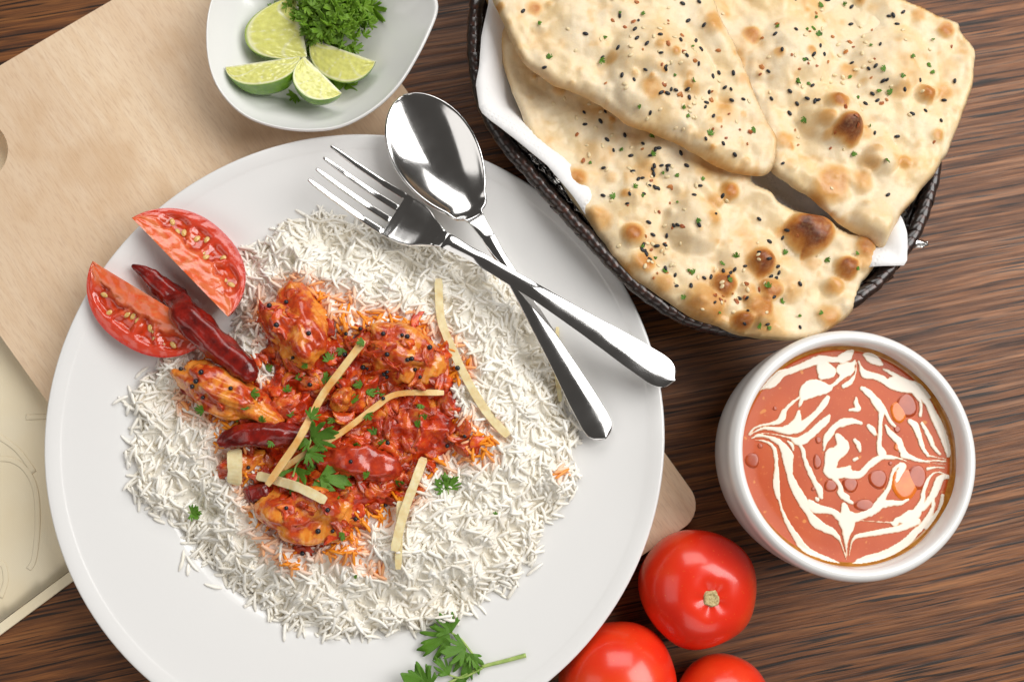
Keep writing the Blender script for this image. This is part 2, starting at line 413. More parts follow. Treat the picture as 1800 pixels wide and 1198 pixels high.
# ------------------------------------------------------------------ the table
s = 1.3
V = [(-s, -s, 0), (s, -s, 0), (s, s, 0), (-s, s, 0), (-s, -s, -.03), (s, -s, -.03), (s, s, -.03), (-s, s, -.03)]
tb = obj('table', mesh('table', V, [(0, 1, 2, 3), (7, 6, 5, 4), (0, 4, 5, 1), (1, 5, 6, 2), (2, 6, 7, 3), (3, 7, 4, 0)], False), TABLE, kind='structure')
tb['label'] = 'dark brown oak table top with streaky open grain'

# ------------------------------------------------------------------ cream napkin under the board
nc = [at(118, 1006, 0), at(-300, 1315, 0)]
ex = (nc[0] - nc[1]).normalized(); ey = Vector((-ex.y, ex.x, 0))
cr = at(200, 946, 0)
NP = np.array([(cr + ex * a + ey * b)[:2] for a, b in ((.10, 0), (-.30, 0), (-.30, .245), (.10, .245))])
NPs = []
for i in range(4):
    a, b = NP[i], NP[(i + 1) % 4]
    for t in np.linspace(0, 1, 12)[:-1]: NPs.append(a + (b - a) * t)
V, F, x, y, d = field(np.array(NPs), .004, lambda x, y, d: .0009 + .0013 * np.clip(d / .002, 0, 1) + .0001 * fbm(x, y, .05, 2), lambda x, y, d: .0003 + 0 * x)
nap = thing('folded_napkin', 'folded cream satin napkin lying on the table under the cutting board', 'napkin')
obj('upper_layer', mesh('napkin', V, F), LINEN, nap)
NP2 = [(cr + ex * a + ey * b)[:2] for a, b in ((.11, -.0055), (-.30, -.0055), (-.30, -.0002), (.11, -.0002))]
o = obj('lower_layer', mesh('napkin_lower', [(*p, z) for z in (.0002, .0013) for p in NP2], [(0, 1, 2, 3), (7, 6, 5, 4), (1, 0, 4, 5), (2, 1, 5, 6), (3, 2, 6, 7), (0, 3, 7, 4)], False), LINEN, nap)
bv = o.modifiers.new('b', 'BEVEL'); bv.width = .0005; bv.segments = 3
for pts in ([(-10, 806), (20, 808), (45, 825), (62, 860), (66, 920), (60, 980), (50, 1000)], [(45, 733), (70, 732), (110, 729)], [(-12, 1000), (4, 990), (10, 1020), (0, 1050)], [(-5, 765), (30, 790), (60, 830)]):
    P = smooth_poly(np.array([at(u, v, .0024)[:] for u, v in pts]), 6, False)
    V, F = tube(P, .0014, 10, flat=.06); obj('embroidered_line', mesh('stitch', V, F), LINEN, nap)

# ------------------------------------------------------------------ cutting board
def line_x(p1, p2, q1, q2):
    p1, p2, q1, q2 = [np.array(a[:2]) for a in (p1, p2, q1, q2)]
    A = np.c_[p2 - p1, q1 - q2]; t = np.linalg.solve(A, q1 - p1); return p1 + (p2 - p1) * t[0]
zt = Z_B1
Lr = (at(711, 154, zt), at(1187, 821, zt)); Lb = (at(1124, 979, zt), at(1187, 937, zt))
Ll = (at(0, 590, zt), at(83, 706, zt)); Lt = (at(0, 115, zt), at(197, 0, zt))
cn = [line_x(*Lt, *Ll), line_x(*Ll, *Lb), line_x(*Lb, *Lr), line_x(*Lr, *Lt)]
def round_corners(C, rad, n=8):
    out = []
    for i, c in enumerate(C):
        a = C[i - 1] - c; b = C[(i + 1) % len(C)] - c; a = a / np.linalg.norm(a); b = b / np.linalg.norm(b)
        ang = math.acos(np.clip(a @ b, -1, 1)); dd = rad / math.tan(ang / 2); m = (a + b) / np.linalg.norm(a + b)
        ctr = c + m * rad / math.sin(ang / 2); s0 = c + a * dd - ctr; s1 = c + b * dd - ctr
        for k in range(n + 1):
            t = k / n; q = s0 * (1 - t) + s1 * t; out.append(ctr + q / np.linalg.norm(q) * rad)
    return np.array(out)
out = round_corners(cn, .014)
hc = np.array(at(-47, 267, zt)[:2]); hr = 60.6 * px(0, 267, zt)
bm = bmesh.new()
def ringv(P, z): return [bm.verts.new((p[0], p[1], z)) for p in P]
hole = np.array([hc + hr * np.array([math.cos(a), math.sin(a)]) for a in np.linspace(0, 2 * math.pi, 33)[:-1]])
rings = [[ringv(P, z) for z in (Z_B1, Z_B0)] for P in (out, hole)]
for tb_ in (0, 1):
    es = []
    for rg in rings:
        r_ = rg[tb_]; es += [bm.edges.new((r_[i], r_[(i + 1) % len(r_)])) for i in range(len(r_))]
    bmesh.ops.triangle_fill(bm, edges=es, use_beauty=True, use_dissolve=False)
for rg in rings:
    a, b = rg
    for i in range(len(a)):
        j = (i + 1) % len(a); bm.faces.new((a[i], a[j], b[j], b[i]))
bmesh.ops.recalc_face_normals(bm, faces=bm.faces[:])
me = bpy.data.meshes.new('cutting_board'); bm.to_mesh(me); bm.free()
bo = obj('cutting_board', me, BEECH, label='pale beech cutting board with a finger hole under the dinner plate', cat='cutting board')
bv = bo.modifiers.new('b', 'BEVEL'); bv.width = .0016; bv.segments = 3; bv.limit_method = 'ANGLE'; bv.angle_limit = R(40)

# ------------------------------------------------------------------ dinner plate
ZR = Z_P + .0235
rim = np.array([at(u, v, ZR)[:2] for u, v in ((131.8, 560), (94.6, 656), (80.2, 725), (77.6, 784), (93, 911), (148, 1060.5), (249, 1188), (1141.8, 928), (1096.6, 1036.6), (1033, 1123), (960, 1197), (855, 284), (900, 305), (1089.4, 482), (1128.5, 557.5), (1145, 610), (370, 306), (490, 255), (592, 239.6), (674, 239.6))])
A = np.c_[2 * rim, np.ones(len(rim))]; sol = np.linalg.lstsq(A, (rim ** 2).sum(1), rcond=None)[0]
PC = sol[:2]; PR = math.sqrt(sol[2] + PC @ PC)
WELL = .695 * PR
PROF = [(0, .0042), (.30, .0042), (.52, .0043), (.585, .0046), (.622, .0062), (.652, .0096), (.676, .0118), (.70, .0128), (.80, .0160), (.90, .0194), (.945, .0212), (.958, .0220), (.975, .0229), (.990, .0234), (1.0, .0232)]
def plate_z(x, y):
    r = np.hypot(np.asarray(x) - PC[0], np.asarray(y) - PC[1]) / PR
    return Z_P + np.interp(r, [p[0] for p in PROF], [p[1] for p in PROF])
under = [(1.003, .0218), (.992, .0205), (.95, .0185), (.80, .0120), (.70, .0085), (.66, .0040), (.645, .0), (.625, .0), (.615, .0018), (.3, .0020), (0, .0020)]
pr = [(r * PR, z) for r, z in PROF] + [(r * PR, z) for r, z in under]
V, F = lathe(profile(pr, 4), 160)
plate = obj('dinner_plate', mesh('dinner_plate', V, F), CHINA, label='large round white china plate with a wide rim holding rice and curry', cat='plate', loc=(PC[0], PC[1], Z_P))

# ------------------------------------------------------------------ rice
GR = .0005; GN = 540
gx0, gy0 = PC[0] - GN * GR / 2, PC[1] - GN * GR / 2
GX, GY = np.meshgrid(gx0 + np.arange(GN) * GR, gy0 + np.arange(GN) * GR, indexing='ij')
HM = plate_z(GX, GY)
def hm(x, y):
    i = np.clip(((np.asarray(x) - gx0) / GR + .5).astype(int), 0, GN - 1); j = np.clip(((np.asarray(y) - gy0) / GR + .5).astype(int), 0, GN - 1)
    return HM[i, j]
RICE_PX = [(495, 395), (560, 385), (640, 400), (700, 425), (780, 440), (850, 462), (905, 515), (940, 575), (972, 640), (985, 700), (998, 760), (1002, 850), (985, 890), (950, 930), (925, 980), (880, 1020), (845, 1055), (780, 1085), (700, 1102), (600, 1110), (530, 1095), (475, 1070), (440, 1040), (398, 1012), (365, 972), (330, 935), (300, 905), (262, 885), (248, 845), (240, 780), (262, 735), (240, 700), (285, 650), (310, 610), (380, 590), (420, 560), (412, 490), (440, 445), (485, 430)]
RP = smooth_poly(polyw(RICE_PX, Z_P + .012), 4)
CURRY_PX = [(445, 560), (470, 520), (510, 500), (545, 512), (590, 580), (625, 575), (680, 568), (730, 575), (770, 600), (800, 650), (812, 700), (815, 745), (852, 758), (845, 785), (800, 798), (770, 815), (745, 850), (715, 880), (675, 900), (640, 910), (610, 950), (560, 970), (510, 970), (480, 950), (452, 912), (437, 870), (445, 810), (390, 782), (420, 742), (370, 722), (322, 692), (315, 650), (345, 632), (400, 640), (448, 668), (465, 650), (448, 600)]
CP = smooth_poly(polyw(CURRY_PX, Z_P + .030), 4)
DR = sdist(RP, GX, GY); DC = sdist(CP, GX, GY)
bed = .0185 * (1 - np.exp(-np.maximum(DR, 0) / .022)) * (1 + .22 * fbm(GX, GY, .035, 3, 2.0)) + .0012 * fbm(GX, GY, .009, 2, 3.)
flat = Z_P + .0042 + .35 * (plate_z(GX, GY) - Z_P - .0042)
bedz = np.where(DR > .002, np.maximum(HM, flat + np.maximum(bed - .003, 0)), HM)
HM = bedz.copy()
rice_t = thing('rice_mound', 'mound of white basmati rice spread on the dinner plate', 'rice')
def grain_mesh(L, w, bend, n=6, m=7, seed=0):
    rg = np.random.default_rng(seed); V = []; F = []
    for i in range(m):
        t = i / (m - 1); xx = (t - .5) * L * .94; r = w / 2 * (1 - abs(2 * t - 1) ** 3.4 * .50) * (1.06 - .16 * t) * (1 + .07 * rg.standard_normal())
        yy = bend * (1 - (2 * t - 1) ** 2)
        for k in range(n):
            a = 2 * math.pi * k / n; V.append((xx, yy + r * math.cos(a), r * .9 * math.sin(a)))
    V.append((-L / 2, 0, 0)); V.append((L / 2, 0, 0)); q = m * n
    for i in range(m - 1):
        for k in range(n): F.append((i * n + k, i * n + (k + 1) % n, (i + 1) * n + (k + 1) % n, (i + 1) * n + k))
    for k in range(n): F.append((q, (k + 1) % n, k, k)[:3]); F.append((q + 1, (m - 1) * n + k, (m - 1) * n + (k + 1) % n))
    return np.array(V), F
GV = [grain_mesh(L, w, b, seed=i) for i, (L, w, b) in enumerate(((.0088, .0019, .0002), (.0080, .0020, .0005), (.0096, .0018, .0006), (.0072, .0021, .0), (.0086, .0018, .0003), (.0050, .0018, .0002), (.0100, .0017, .0009), (.0082, .0019, -.0003), (.0036, .0019, .0), (.0092, .0018, .0004)))]
GL = [g[0][:, 0].max() * 2 for g in GV]
grains = []
xmin, ymin = RP.min(0) - .006; xmax, ymax = RP.max(0) + .006
ST, SO = [a.ravel() for a in np.meshgrid(np.linspace(-.5, .5, 19), np.array((-.0009, -.00045, 0, .00045, .0009)))]
def drop(x, y, yaw, k, sink=.75, pitch=0.):
    L = GL[k]; c, s_ = math.cos(yaw), math.sin(yaw)
    ts = np.linspace(-.48, .48, 7) * L
    h = hm(x + ts * c, y + ts * s_)
    sl = np.clip((h[4:].mean() - h[:3].mean()) / (L * .6), -.75, .75) + pitch
    res = h - sl * ts
    z = np.partition(res, 5)[5] * sink + res.mean() * (1 - sink) + .0004
    T = ST * L; i = np.clip(((x + T * c - SO * s_ - gx0) / GR + .5).astype(int), 0, GN - 1); j = np.clip(((y + T * s_ + SO * c - gy0) / GR + .5).astype(int), 0, GN - 1)
    HM[i, j] = np.maximum(HM[i, j], z + sl * T + .0007 - np.abs(SO) * .3)
    grains.append((x, y, z, yaw, sl, k))
N_G = 12000; tries = 0; pool = RNG.random((60000, 4))
xs = xmin + pool[:, 0] * (xmax - xmin); ys = ymin + pool[:, 1] * (ymax - ymin)
dr = sdist(RP, xs, ys); dc = sdist(CP, xs, ys)
keep = (dc < .006) & ((dr > .001) | ((dr > -.0035) & (pool[:, 2] < .30)))
clump = fbm(xs, ys, .012, 3, 9.) * .9
keep &= (dr > .02) | (pool[:, 3] < .75 + clump)
for q in np.nonzero(keep)[0][:N_G]:
    drop(xs[q], ys[q], RNG.random() * 6.283, RNG.integers(0, len(GV)), .25, RNG.normal() * .04)
for u, v in ((222, 708), (232, 716), (240, 700), (215, 704), (247, 722), (228, 722), (330, 1000), (338, 990), (318, 985), (373, 1030), (272, 905), (280, 915), (250, 655), (980, 905), (940, 1000), (900, 1040), (1010, 745), (500, 1110), (655, 1120), (1000, 800), (240, 745), (238, 870)):
    p = at(u, v, Z_P + .014); drop(p.x, p.y, RNG.random() * 6.283, RNG.integers(0, 5))
G = np.array(grains)
def blur(A, k):
    for ax in (0, 1):
        c = np.cumsum(np.concatenate([np.repeat(np.take(A, [0], ax), k + 1, ax), A, np.repeat(np.take(A, [-1], ax), k, ax)], ax), ax)
        n = A.shape[ax]; A = (np.take(c, range(2 * k + 1, n + 2 * k + 1), ax) - np.take(c, range(0, n), ax)) / (2 * k + 1)
    return A
HB = blur(blur(HM, 3), 3)
def hb(x, y):
    i = np.clip(((x - gx0) / GR + .5).astype(int), 0, GN - 1); j = np.clip(((y - gy0) / GR + .5).astype(int), 0, GN - 1); return HB[i, j]
V, F, x, y, d = field(RP, .0012, lambda x, y, d: np.where(d > .0015, np.maximum(hb(x, y) - .0019 - .0015 * np.exp(-d / .004), plate_z(x, y) + .0002), plate_z(x, y) + .0001), None)
obj('rice_bed', mesh('rice_bed', V, F), RICE, rice_t)
# stain near the sauce
dcg = sdist(CP, G[:, 0], G[:, 1])
st = np.clip(1.15 - (-dcg) / .010, 0, 1) * np.clip(.5 + 1.5 * fbm(G[:, 0], G[:, 1], .014, 3, 5.), 0, 1) * (RNG.random(len(G)) < .85)
for u, v, rr in ((600, 540, 30), (560, 520, 25), (650, 560, 22), (815, 790, 26), (620, 970, 26), (520, 985, 22), (740, 585, 15), (820, 640, 16), (985, 830, 9), (660, 1000, 16)):
    p = at(u, v, Z_P + .025); q = np.hypot(G[:, 0] - p.x, G[:, 1] - p.y) / (rr * .00029)
    st = np.maximum(st, np.clip(1.3 - q, 0, 1) * RNG.uniform(.3, 1, len(G)))
# the 300 grains lying on top become parts of their own
clean = np.nonzero((st < .03) & (dcg < -.002))[0]
above = G[clean, 2] + .0012 - hm(G[clean, 0], G[clean, 1])
indiv = set(clean[np.argsort(-above)[:300]].tolist())
def gmat(g):
    x, y, z, yaw, sl, k = g
    return Matrix.Translation((x, y, z)) @ Matrix.Rotation(yaw, 4, 'Z') @ Matrix.Rotation(-math.atan(sl), 4, 'Y') @ Matrix.Rotation((x * 9973) % 6.28, 4, 'X') @ Matrix.Diagonal((.86 + .28 * ((y * 7919) % 1), .9 + .2 * ((x * 6131) % 1), 1, 1))
GM = [mesh('rice_grain', v, f) for v, f in GV]
VV = []; FF = []; SS = []; DD = []; off = 0
for i, g in enumerate(grains):
    M = gmat(g); k = int(g[5])
    if i in indiv:
        o = obj('rice_grain', GM[k], RICE, rice_t); o.matrix_world = M; continue
    v, f = GV[k]; Ma = np.array(M)
    VV.append(v @ Ma[:3, :3].T + Ma[:3, 3]); FF.append([tuple(a + off for a in t) for t in f]); off += len(v); SS.append(np.full(len(v), st[i])); DD.append(np.full(len(v), RNG.random() ** 1.5))
me = mesh('rice_grains', np.concatenate(VV), sum(FF, [])); attr(me, 'stain', np.concatenate(SS)); attr(me, 'dull', np.concatenate(DD))
obj('loose_rice', me, RICE, rice_t, kind='stuff')

# ------------------------------------------------------------------ curry
SURF = []                                # meshes things lie on, for placing by ray
def add_surf(V, F):
    SURF.append((np.asarray(V, float), F))
_b = [None]
def bvh():
    VV = []; FF = []; o = 0
    for V, F in SURF:
        VV += [tuple(v) for v in V]; FF += [tuple(int(i) + o for i in f) for f in F]; o += len(V)
    _b[0] = BVHTree.FromPolygons(VV, FF)
def hit(u, v, fallback=None):
    d = Vector(ray(u, v)).normalized(); h = _b[0].ray_cast(Vector((0, 0, CAM_H)), d)
    if h[0] is None:
        return at(u, v, fallback if fallback is not None else Z_P + .03), Vector((0, 0, 1))
    nn = h[1] if h[1].z > 0 else -h[1]
    return h[0], nn
# food height field for rays
gi = slice(0, GN, 3)
hx, hy = GX[gi, gi], GY[gi, gi]; n1, n2 = hx.shape
def add_hm():
    hz = HM[gi, gi]; idx = np.arange(n1 * n2).reshape(n1, n2)
    add_surf(np.c_[hx.ravel(), hy.ravel(), hz.ravel()], np.c_[idx[:-1, :-1].ravel(), idx[1:, :-1].ravel(), idx[1:, 1:].ravel(), idx[:-1, 1:].ravel()])

curry = thing('curry_sauce', 'chunky red tomato and onion curry sauce heaped in the middle of the rice', 'curry')
def sauce_top(x, y, d):
    b = hm(x, y)
    rg = (1 - np.abs(fbm(x, y, .017, 2, 4.)) * 2.4) + .42 * (1 - 2 * np.abs(fbm(x, y, .0070, 2, 14.)))
    s_ = .0085 * (1 - np.exp(-d / .006)) + np.clip(d / .004, 0, 1) * (.0042 * rg + .0009 * fbm(x, y, .0034, 3, 6.))
    return np.where(d > .0005, np.maximum(b - .001, Z_P + .006) * 0 + smoothbase(x, y) + s_, b - .0015)
SB = np.where(DC > -.004, flat + np.maximum(bed - .002, 0), HM)
def smoothbase(x, y):
    i = np.clip(((x - gx0) / GR + .5).astype(int), 0, GN - 1); j = np.clip(((y - gy0) / GR + .5).astype(int), 0, GN - 1)
    return SB[i, j]
CPj = CP + .0016 * np.c_[fbm(CP[:, 0], CP[:, 1], .006, 3, 1.), fbm(CP[:, 1], CP[:, 0], .006, 3, 2.)]
V, F, x, y, d = field(CPj, .0006, sauce_top, None)
me = mesh('sauce', V, F)
t_ = .75 + .45 * fbm(x, y, .02, 3, 8.)[:, None]
cattr(me, 'tint', np.clip(np.c_[t_ * 1.0, t_ * .95, t_ * .9] + .25, 0, 1.3))
obj('sauce', me, SAUCE, curry)
# stamp the sauce into the height map
m = DC > .0005
HM[m] = np.maximum(HM[m], sauce_top(GX[m], GY[m], DC[m]))
# chunks of onion and tomato
def chunk(L, w, t, seed):
    rg = random.Random(seed); V, F = ico(3); out = []
    off = Vector((rg.random() * 50, rg.random() * 50, rg.random() * 50)); bend = rg.uniform(-.5, .5)
    for v in V:
        p = Vector(v); k = 1 + .6 * mnoise.noise(p * 1.3 + off) + .25 * mnoise.noise(p * 3.0 + off)
        p = Vector((np.sign(p.x) * abs(p.x) ** .8, np.sign(p.y) * abs(p.y) ** .8, p.z)) * k
        out.append((p.x * L / 2, p.y * w / 2 + bend * w * p.x * p.x, p.z * t / 2 + .12 * L * bend * p.x * p.x))
    return np.array(out), F
CK = [chunk(RNG.uniform(.006, .015), RNG.uniform(.0025, .006), RNG.uniform(.0009, .0018), i) for i in range(16)] + [chunk(RNG.uniform(.006, .010), RNG.uniform(.005, .007), RNG.uniform(.002, .003), 40 + i) for i in range(8)]
VV = []; FF = []; TT = []; off = 0
cmin, cmax = CP.min(0), CP.max(0)
pts = cmin + RNG.random((1500, 2)) * (cmax - cmin); dd = sdist(CP, pts[:, 0], pts[:, 1])
pts = pts[(dd > .0008)][:340]
for (x, y) in pts:
    k = RNG.integers(0, len(CK)); v, f = CK[k]; yaw = RNG.random() * 6.283
    e = .003; gx = (hm(x + e, y) - hm(x - e, y)) / (2 * e); gy = (hm(x, y + e) - hm(x, y - e)) / (2 * e)
    nn = Vector((-np.clip(gx, -1, 1), -np.clip(gy, -1, 1), 1.3)).normalized()
    M = Matrix.Translation((x, y, float(hm(x, y)) + RNG.uniform(-.0009, .0003))) @ nn.to_track_quat('Z', 'Y').to_matrix().to_4x4() @ Matrix.Rotation(yaw, 4, 'Z') @ Matrix.Rotation(RNG.normal() * .25, 4, 'X') @ Matrix.Scale(RNG.uniform(.75, 1.15), 4)
    Ma = np.array(M); w = v @ Ma[:3, :3].T + Ma[:3, 3]
    VV.append(w); FF.append([tuple(a + off for a in t) for t in f]); off += len(v)
    b = RNG.uniform(.6, 1.15); hue = RNG.random() ** 2 * 1.8
    TT.append(np.tile([[b, b * (1 + .5 * hue), b * (.9 + .4 * hue)]], (len(v), 1)))
    i = ((w[:, 0] - gx0) / GR).astype(int); j = ((w[:, 1] - gy0) / GR).astype(int); np.maximum.at(HM, (i, j), w[:, 2] - .0004)
me = mesh('sauce_chunks', np.concatenate(VV), sum(FF, [])); cattr(me, 'tint', np.concatenate(TT))
obj('onion_and_tomato_shreds', me, SHRED, curry, kind='stuff')

add_hm(); bvh()
# chicken pieces
def chicken(pa, pb, wid, hgt, label, seed, lift=0.):
    a, _ = hit(*pa); b, _ = hit(*pb); c = (a + b) / 2; ax = (b - a); L = ax.length; yaw = math.atan2(ax.y, ax.x)
    V, F = ico(5); out = []; off = Vector((seed * 3.1, seed * 7.7, seed * 1.3))
    for v in V:
        p = Vector(v); k = 1 + .40 * mnoise.noise(p * 1.4 + off) + .11 * mnoise.fractal(p * 2.6 + off, .9, 2.0, 4) + .015 * mnoise.noise(p * 12 + off)
        p = Vector((p.x, p.y, p.z)) * k * 1.06
        out.append((p.x * L / 2, p.y * wid / 2, p.z * hgt / 2))
    M = Matrix.Translation((c.x, c.y, c.z + lift)) @ Matrix.Rotation(yaw, 4, 'Z') @ Matrix.Rotation(-math.asin(max(-.5, min(.5, (b.z - a.z) / L))) * .5, 4, 'Y')
    o = obj('chicken_piece', mesh('chicken_piece', out, F), CHICK, label=label, cat='chicken', group='chicken pieces in the curry'); o.matrix_world = M
    Ma = np.array(M); add_surf(np.array(out) @ Ma[:3, :3].T + Ma[:3, 3], F); return o
K = .00028
chicken((495, 520), (560, 640), 95 * K, 100 * K, 'tall orange chicken chunk in red sauce beside the large dried chili tip', 1, .002)
chicken((322, 655), (480, 735), 72 * K, 80 * K, 'long orange chicken piece lying on the rice beside the tomato wedge', 2, .003)
chicken((470, 890), (620, 905), 95 * K, 85 * K, 'chicken chunk under red sauce below the ginger and coriander sprig', 3, .001)
chicken((590, 690), (620, 710), 44 * K, 50 * K, 'small orange nub of chicken poking out between two ginger strips', 4, .003)
chicken((645, 600), (770, 650), 95 * K, 78 * K, 'sauce covered chicken chunk dotted with mustard seeds beside the long ginger strip', 5, .000)
chicken((380, 830), (460, 800), 40 * K, 45 * K, 'small dark chicken scrap under the middle dried chili', 6, -.001)
bvh()
# sauce rags lying over the chicken
VV = []; FF = []; TT = []; off = 0
spots = [(500, 540, 36, 40, 7), (700, 620, 70, 36, 24), (540, 905, 60, 34, 14), (345, 680, 28, 30, 4), (420, 715, 35, 20, 3), (470, 600, 15, 50, 8), (520, 640, 40, 14, 6)]
for cx_, cy_, rx, ry, nn_ in spots:
    for _ in range(nn_):
        u, v = cx_ + RNG.normal() * rx * .6, cy_ + RNG.normal() * ry * .6; p, nn = hit(u, v)
        k = RNG.integers(0, len(CK)); vv, f = CK[k]
        M = Matrix.Translation(p + nn * RNG.uniform(-.0007, .0001)) @ nn.to_track_quat('Z', 'Y').to_matrix().to_4x4() @ Matrix.Rotation(RNG.random() * 6.28, 4, 'Z') @ Matrix.Rotation(RNG.normal() * .2, 4, 'X') @ Matrix.Scale(RNG.uniform(.7, 1.05), 4)
        Ma = np.array(M); w = vv @ Ma[:3, :3].T + Ma[:3, 3]; VV.append(w); FF.append([tuple(a + off for a in t) for t in f]); off += len(vv)
        b = RNG.uniform(.7, 1.15); hue = RNG.random(); TT.append(np.tile([[b, b * (1 + .4 * hue), b]], (len(vv), 1)))
me = mesh('sauce_rags', np.concatenate(VV), sum(FF, [])); cattr(me, 'tint', np.concatenate(TT))
obj('sauce_coating', me, SHRED, curry, kind='stuff'); add_surf(np.concatenate(VV), sum(FF, []))

# ------------------------------------------------------------------ tomato wedges and lime wedges
def wedge_mesh(a, b, ang, kind, seed=0):
    """ridge along X, cut face 1 is z = 0 (y > 0), body below it down to the angle ang, rounded skin outside"""
    nu, nv, ns = 64, 34, 18; V = []; C = []; F = []
    rg = random.Random(seed); sd = rg.random() * 40
    def Rr(u): return b * max(1e-4, (1 - abs(u) ** 2.3)) ** .55
    def col_t(u, v):
        n = mnoise.noise(Vector((u * 6 + sd, v * 6, 0))); n2 = mnoise.noise(Vector((u * 16 + sd, v * 16, 3)))
        cav = max(0, min(1, (v - .36 - .16 * n - .05 * n2) * 8)) * max(0, min(1, (.81 + .05 * n + .02 * n2 - v) * 15)) * max(0, min(1, (.80 - abs(u)) * 8))
        sep = min(abs(math.atan2(v, u * 1.5) - q_) for q_ in (.95, 1.62, 2.25)); cav *= max(.15, min(1, (sep - .05 - .03 * n) * 22)); n3 = mnoise.noise(Vector((math.atan2(v, u * 1.6) * 9 + sd, math.hypot(u, v) * 2.5, 1))); wall = np.array((.66, .062, .028)) * (1 + .07 * n2); core = np.array((.80, .165 + .10 * n3, .055 + .05 * n3)) * (1 + .12 * n); gel = np.array((.56, .040, .007)) * (1 + .5 * n2) + np.array((.12, .06, .01)) * max(0, n3)
        c = wall if v > .6 else core
        t = max(0, min(1, (v - .35) * 3)); c = core * (1 - t) + wall * t
        if v > .95: c = c * np.array((.8, .35, .35))
        return c * (1 - cav) + gel * cav, cav
    def col_l(u, v):
        n = mnoise.noise(Vector((u * 5 + sd, v * 5, 0))); n2 = mnoise.noise(Vector((u * 26 + sd, v * 7, 3)))
        pulp = np.array((.72, .72, .22)) * (1 + .14 * n) + .05 * n2; pith = np.array((.80, .80, .52)); rind = np.array((.24, .36, .03))
        th = math.atan2(v, u * 1.9 + .15); seg = abs(((th / .8 + .3 * sd) % 1) - .5) * 2
        mem = max(0, min(1, (seg - .90) * 12)) * max(0, min(1, v * 6))
        c = pulp * (1 - mem * .85) + pith * mem * .85
        e = v if abs(u) < .6 else max(v, (abs(u) - .6) / .4 * .97)
        t = max(0, min(1, (e - .87) * 16)); c = c * (1 - t) + pith * t; t = max(0, min(1, (e - .955) * 40)); c = c * (1 - t) + rind * t
        t = max(0, min(1, (.10 + .05 * n - v) * 14)); c = c * (1 - t) + pith * t * .98
        return c, .25 * (1 - t) * max(0, n2)
    cf = col_t if kind == 'tomato' else col_l
    for face in (0, 1):
        base = len(V); th = -ang if face else 0
        for i in range(nu + 1):
            u = -1 + 2 * i / nu; u = math.sin(u * math.pi / 2)
            for j in range(nv + 1):
                v = j / nv; c, cav = cf(u, v); r = Rr(u) * v; dep = cav * (.0026 if kind == 'tomato' else .0008) + .0004 * mnoise.noise(Vector((u * 9 + sd, v * 9, 7))) * (1 if 0 < v < .93 else 0)
                lo = -1 if face == 0 else 1
                ny_, nz_ = math.sin(th) * -lo, math.cos(th) * lo
                V.append((u * a, r * math.cos(th) + ny_ * dep, r * math.sin(th) + nz_ * dep)); C.append(c)
        for i in range(nu):
            for j in range(nv):
                q = base + i * (nv + 1) + j; f = (q, q + nv + 1, q + nv + 2, q + 1); F.append(f if face == 0 else f[::-1])
    base = len(V)
    for i in range(nu + 1):
        u = -1 + 2 * i / nu; u = math.sin(u * math.pi / 2)
        for j in range(ns + 1):
            th = -ang * j / ns; r = Rr(u) * (1.0 + (.012 if kind == 'tomato' else .018) * math.sin(math.pi * j / ns))
            V.append((u * a, r * math.cos(th), r * math.sin(th)))
            n = mnoise.noise(Vector((u * 9 + sd, th * 5, 5)))
            C.append(np.array((.56, .030, .010)) * (1 + .15 * n) if kind == 'tomato' else np.array((.13 + .05 * n, .27 + .06 * n, .014)))
    for i in range(nu):
        for j in range(ns):
            q = base + i * (ns + 1) + j; F.append((q, q + ns + 1, q + ns + 2, q + 1))
    me = mesh('wedge', V, F); cattr(me, 'col', np.clip(np.array(C), 0, 1))
    return me, np.array(V), F
def place(o, P0, P1, side, tilt, z0):
    """ridge from P0 to P1 (pixels at height z0), arc towards +side, face tilted"""
    a, b = at(*P0, z0), at(*P1, z0); x = (b - a).normalized(); y = Vector((-x.y, x.x, 0)) * side; z = x.cross(y)
    M = Matrix(((x.x, y.x, z.x, 0), (x.y, y.y, z.y, 0), (x.z, y.z, z.z, 0), (0, 0, 0, 1)))
    M = Matrix.Translation((a + b) / 2) @ M @ Matrix.Rotation(tilt, 4, 'X'); o.matrix_world = M
    return M
def tomato_wedge(P0, P1, flip, b, tilt, z0, label, seed):
    a_, b_ = at(*P0, z0), at(*P1, z0); L = (b_ - a_).length / 2
    me, V, F = wedge_mesh(L, b, R(58), 'tomato', seed)
    o = obj('tomato_wedge', me, TFACE, label=label, cat='tomato', group='tomato wedges on the plate rim')
    if flip: P0, P1 = P1, P0
    M = place(o, P0, P1, 1, tilt, z0); rg = random.Random(seed); sv, sf = ico(2)
    sm = mesh('tomato_seed', sv * np.array((.0021, .0013, .0008)), sf)
    for k in range(11):
        u = -.66 + 1.32 * (k + rg.random() * .9) / 11; v = rg.uniform(.46, .75); r = b * (1 - abs(u) ** 2.3) ** .55 * v
        q = obj('seed', sm, SEED, o); q.matrix_local = Matrix.Translation((u * L, r, -.0022 + rg.uniform(-.0006, .0004))) @ Matrix.Rotation(math.atan2(r, u * L) + rg.uniform(-.4, .4), 4, 'Z')
    Ma = np.array(M); add_surf(V @ Ma[:3, :3].T + Ma[:3, 3], F); return o
tomato_wedge((232, 383), (400, 556), False, .0282, R(-16), Z_P + .034, 'tomato wedge nearer the fork with its wet cut face turned up', 3)
tomato_wedge((163, 459), (372, 586), True, .0272, R(-8), Z_P + .031, 'tomato wedge leaning at the plate edge under the large dried chili', 5)
bvh()

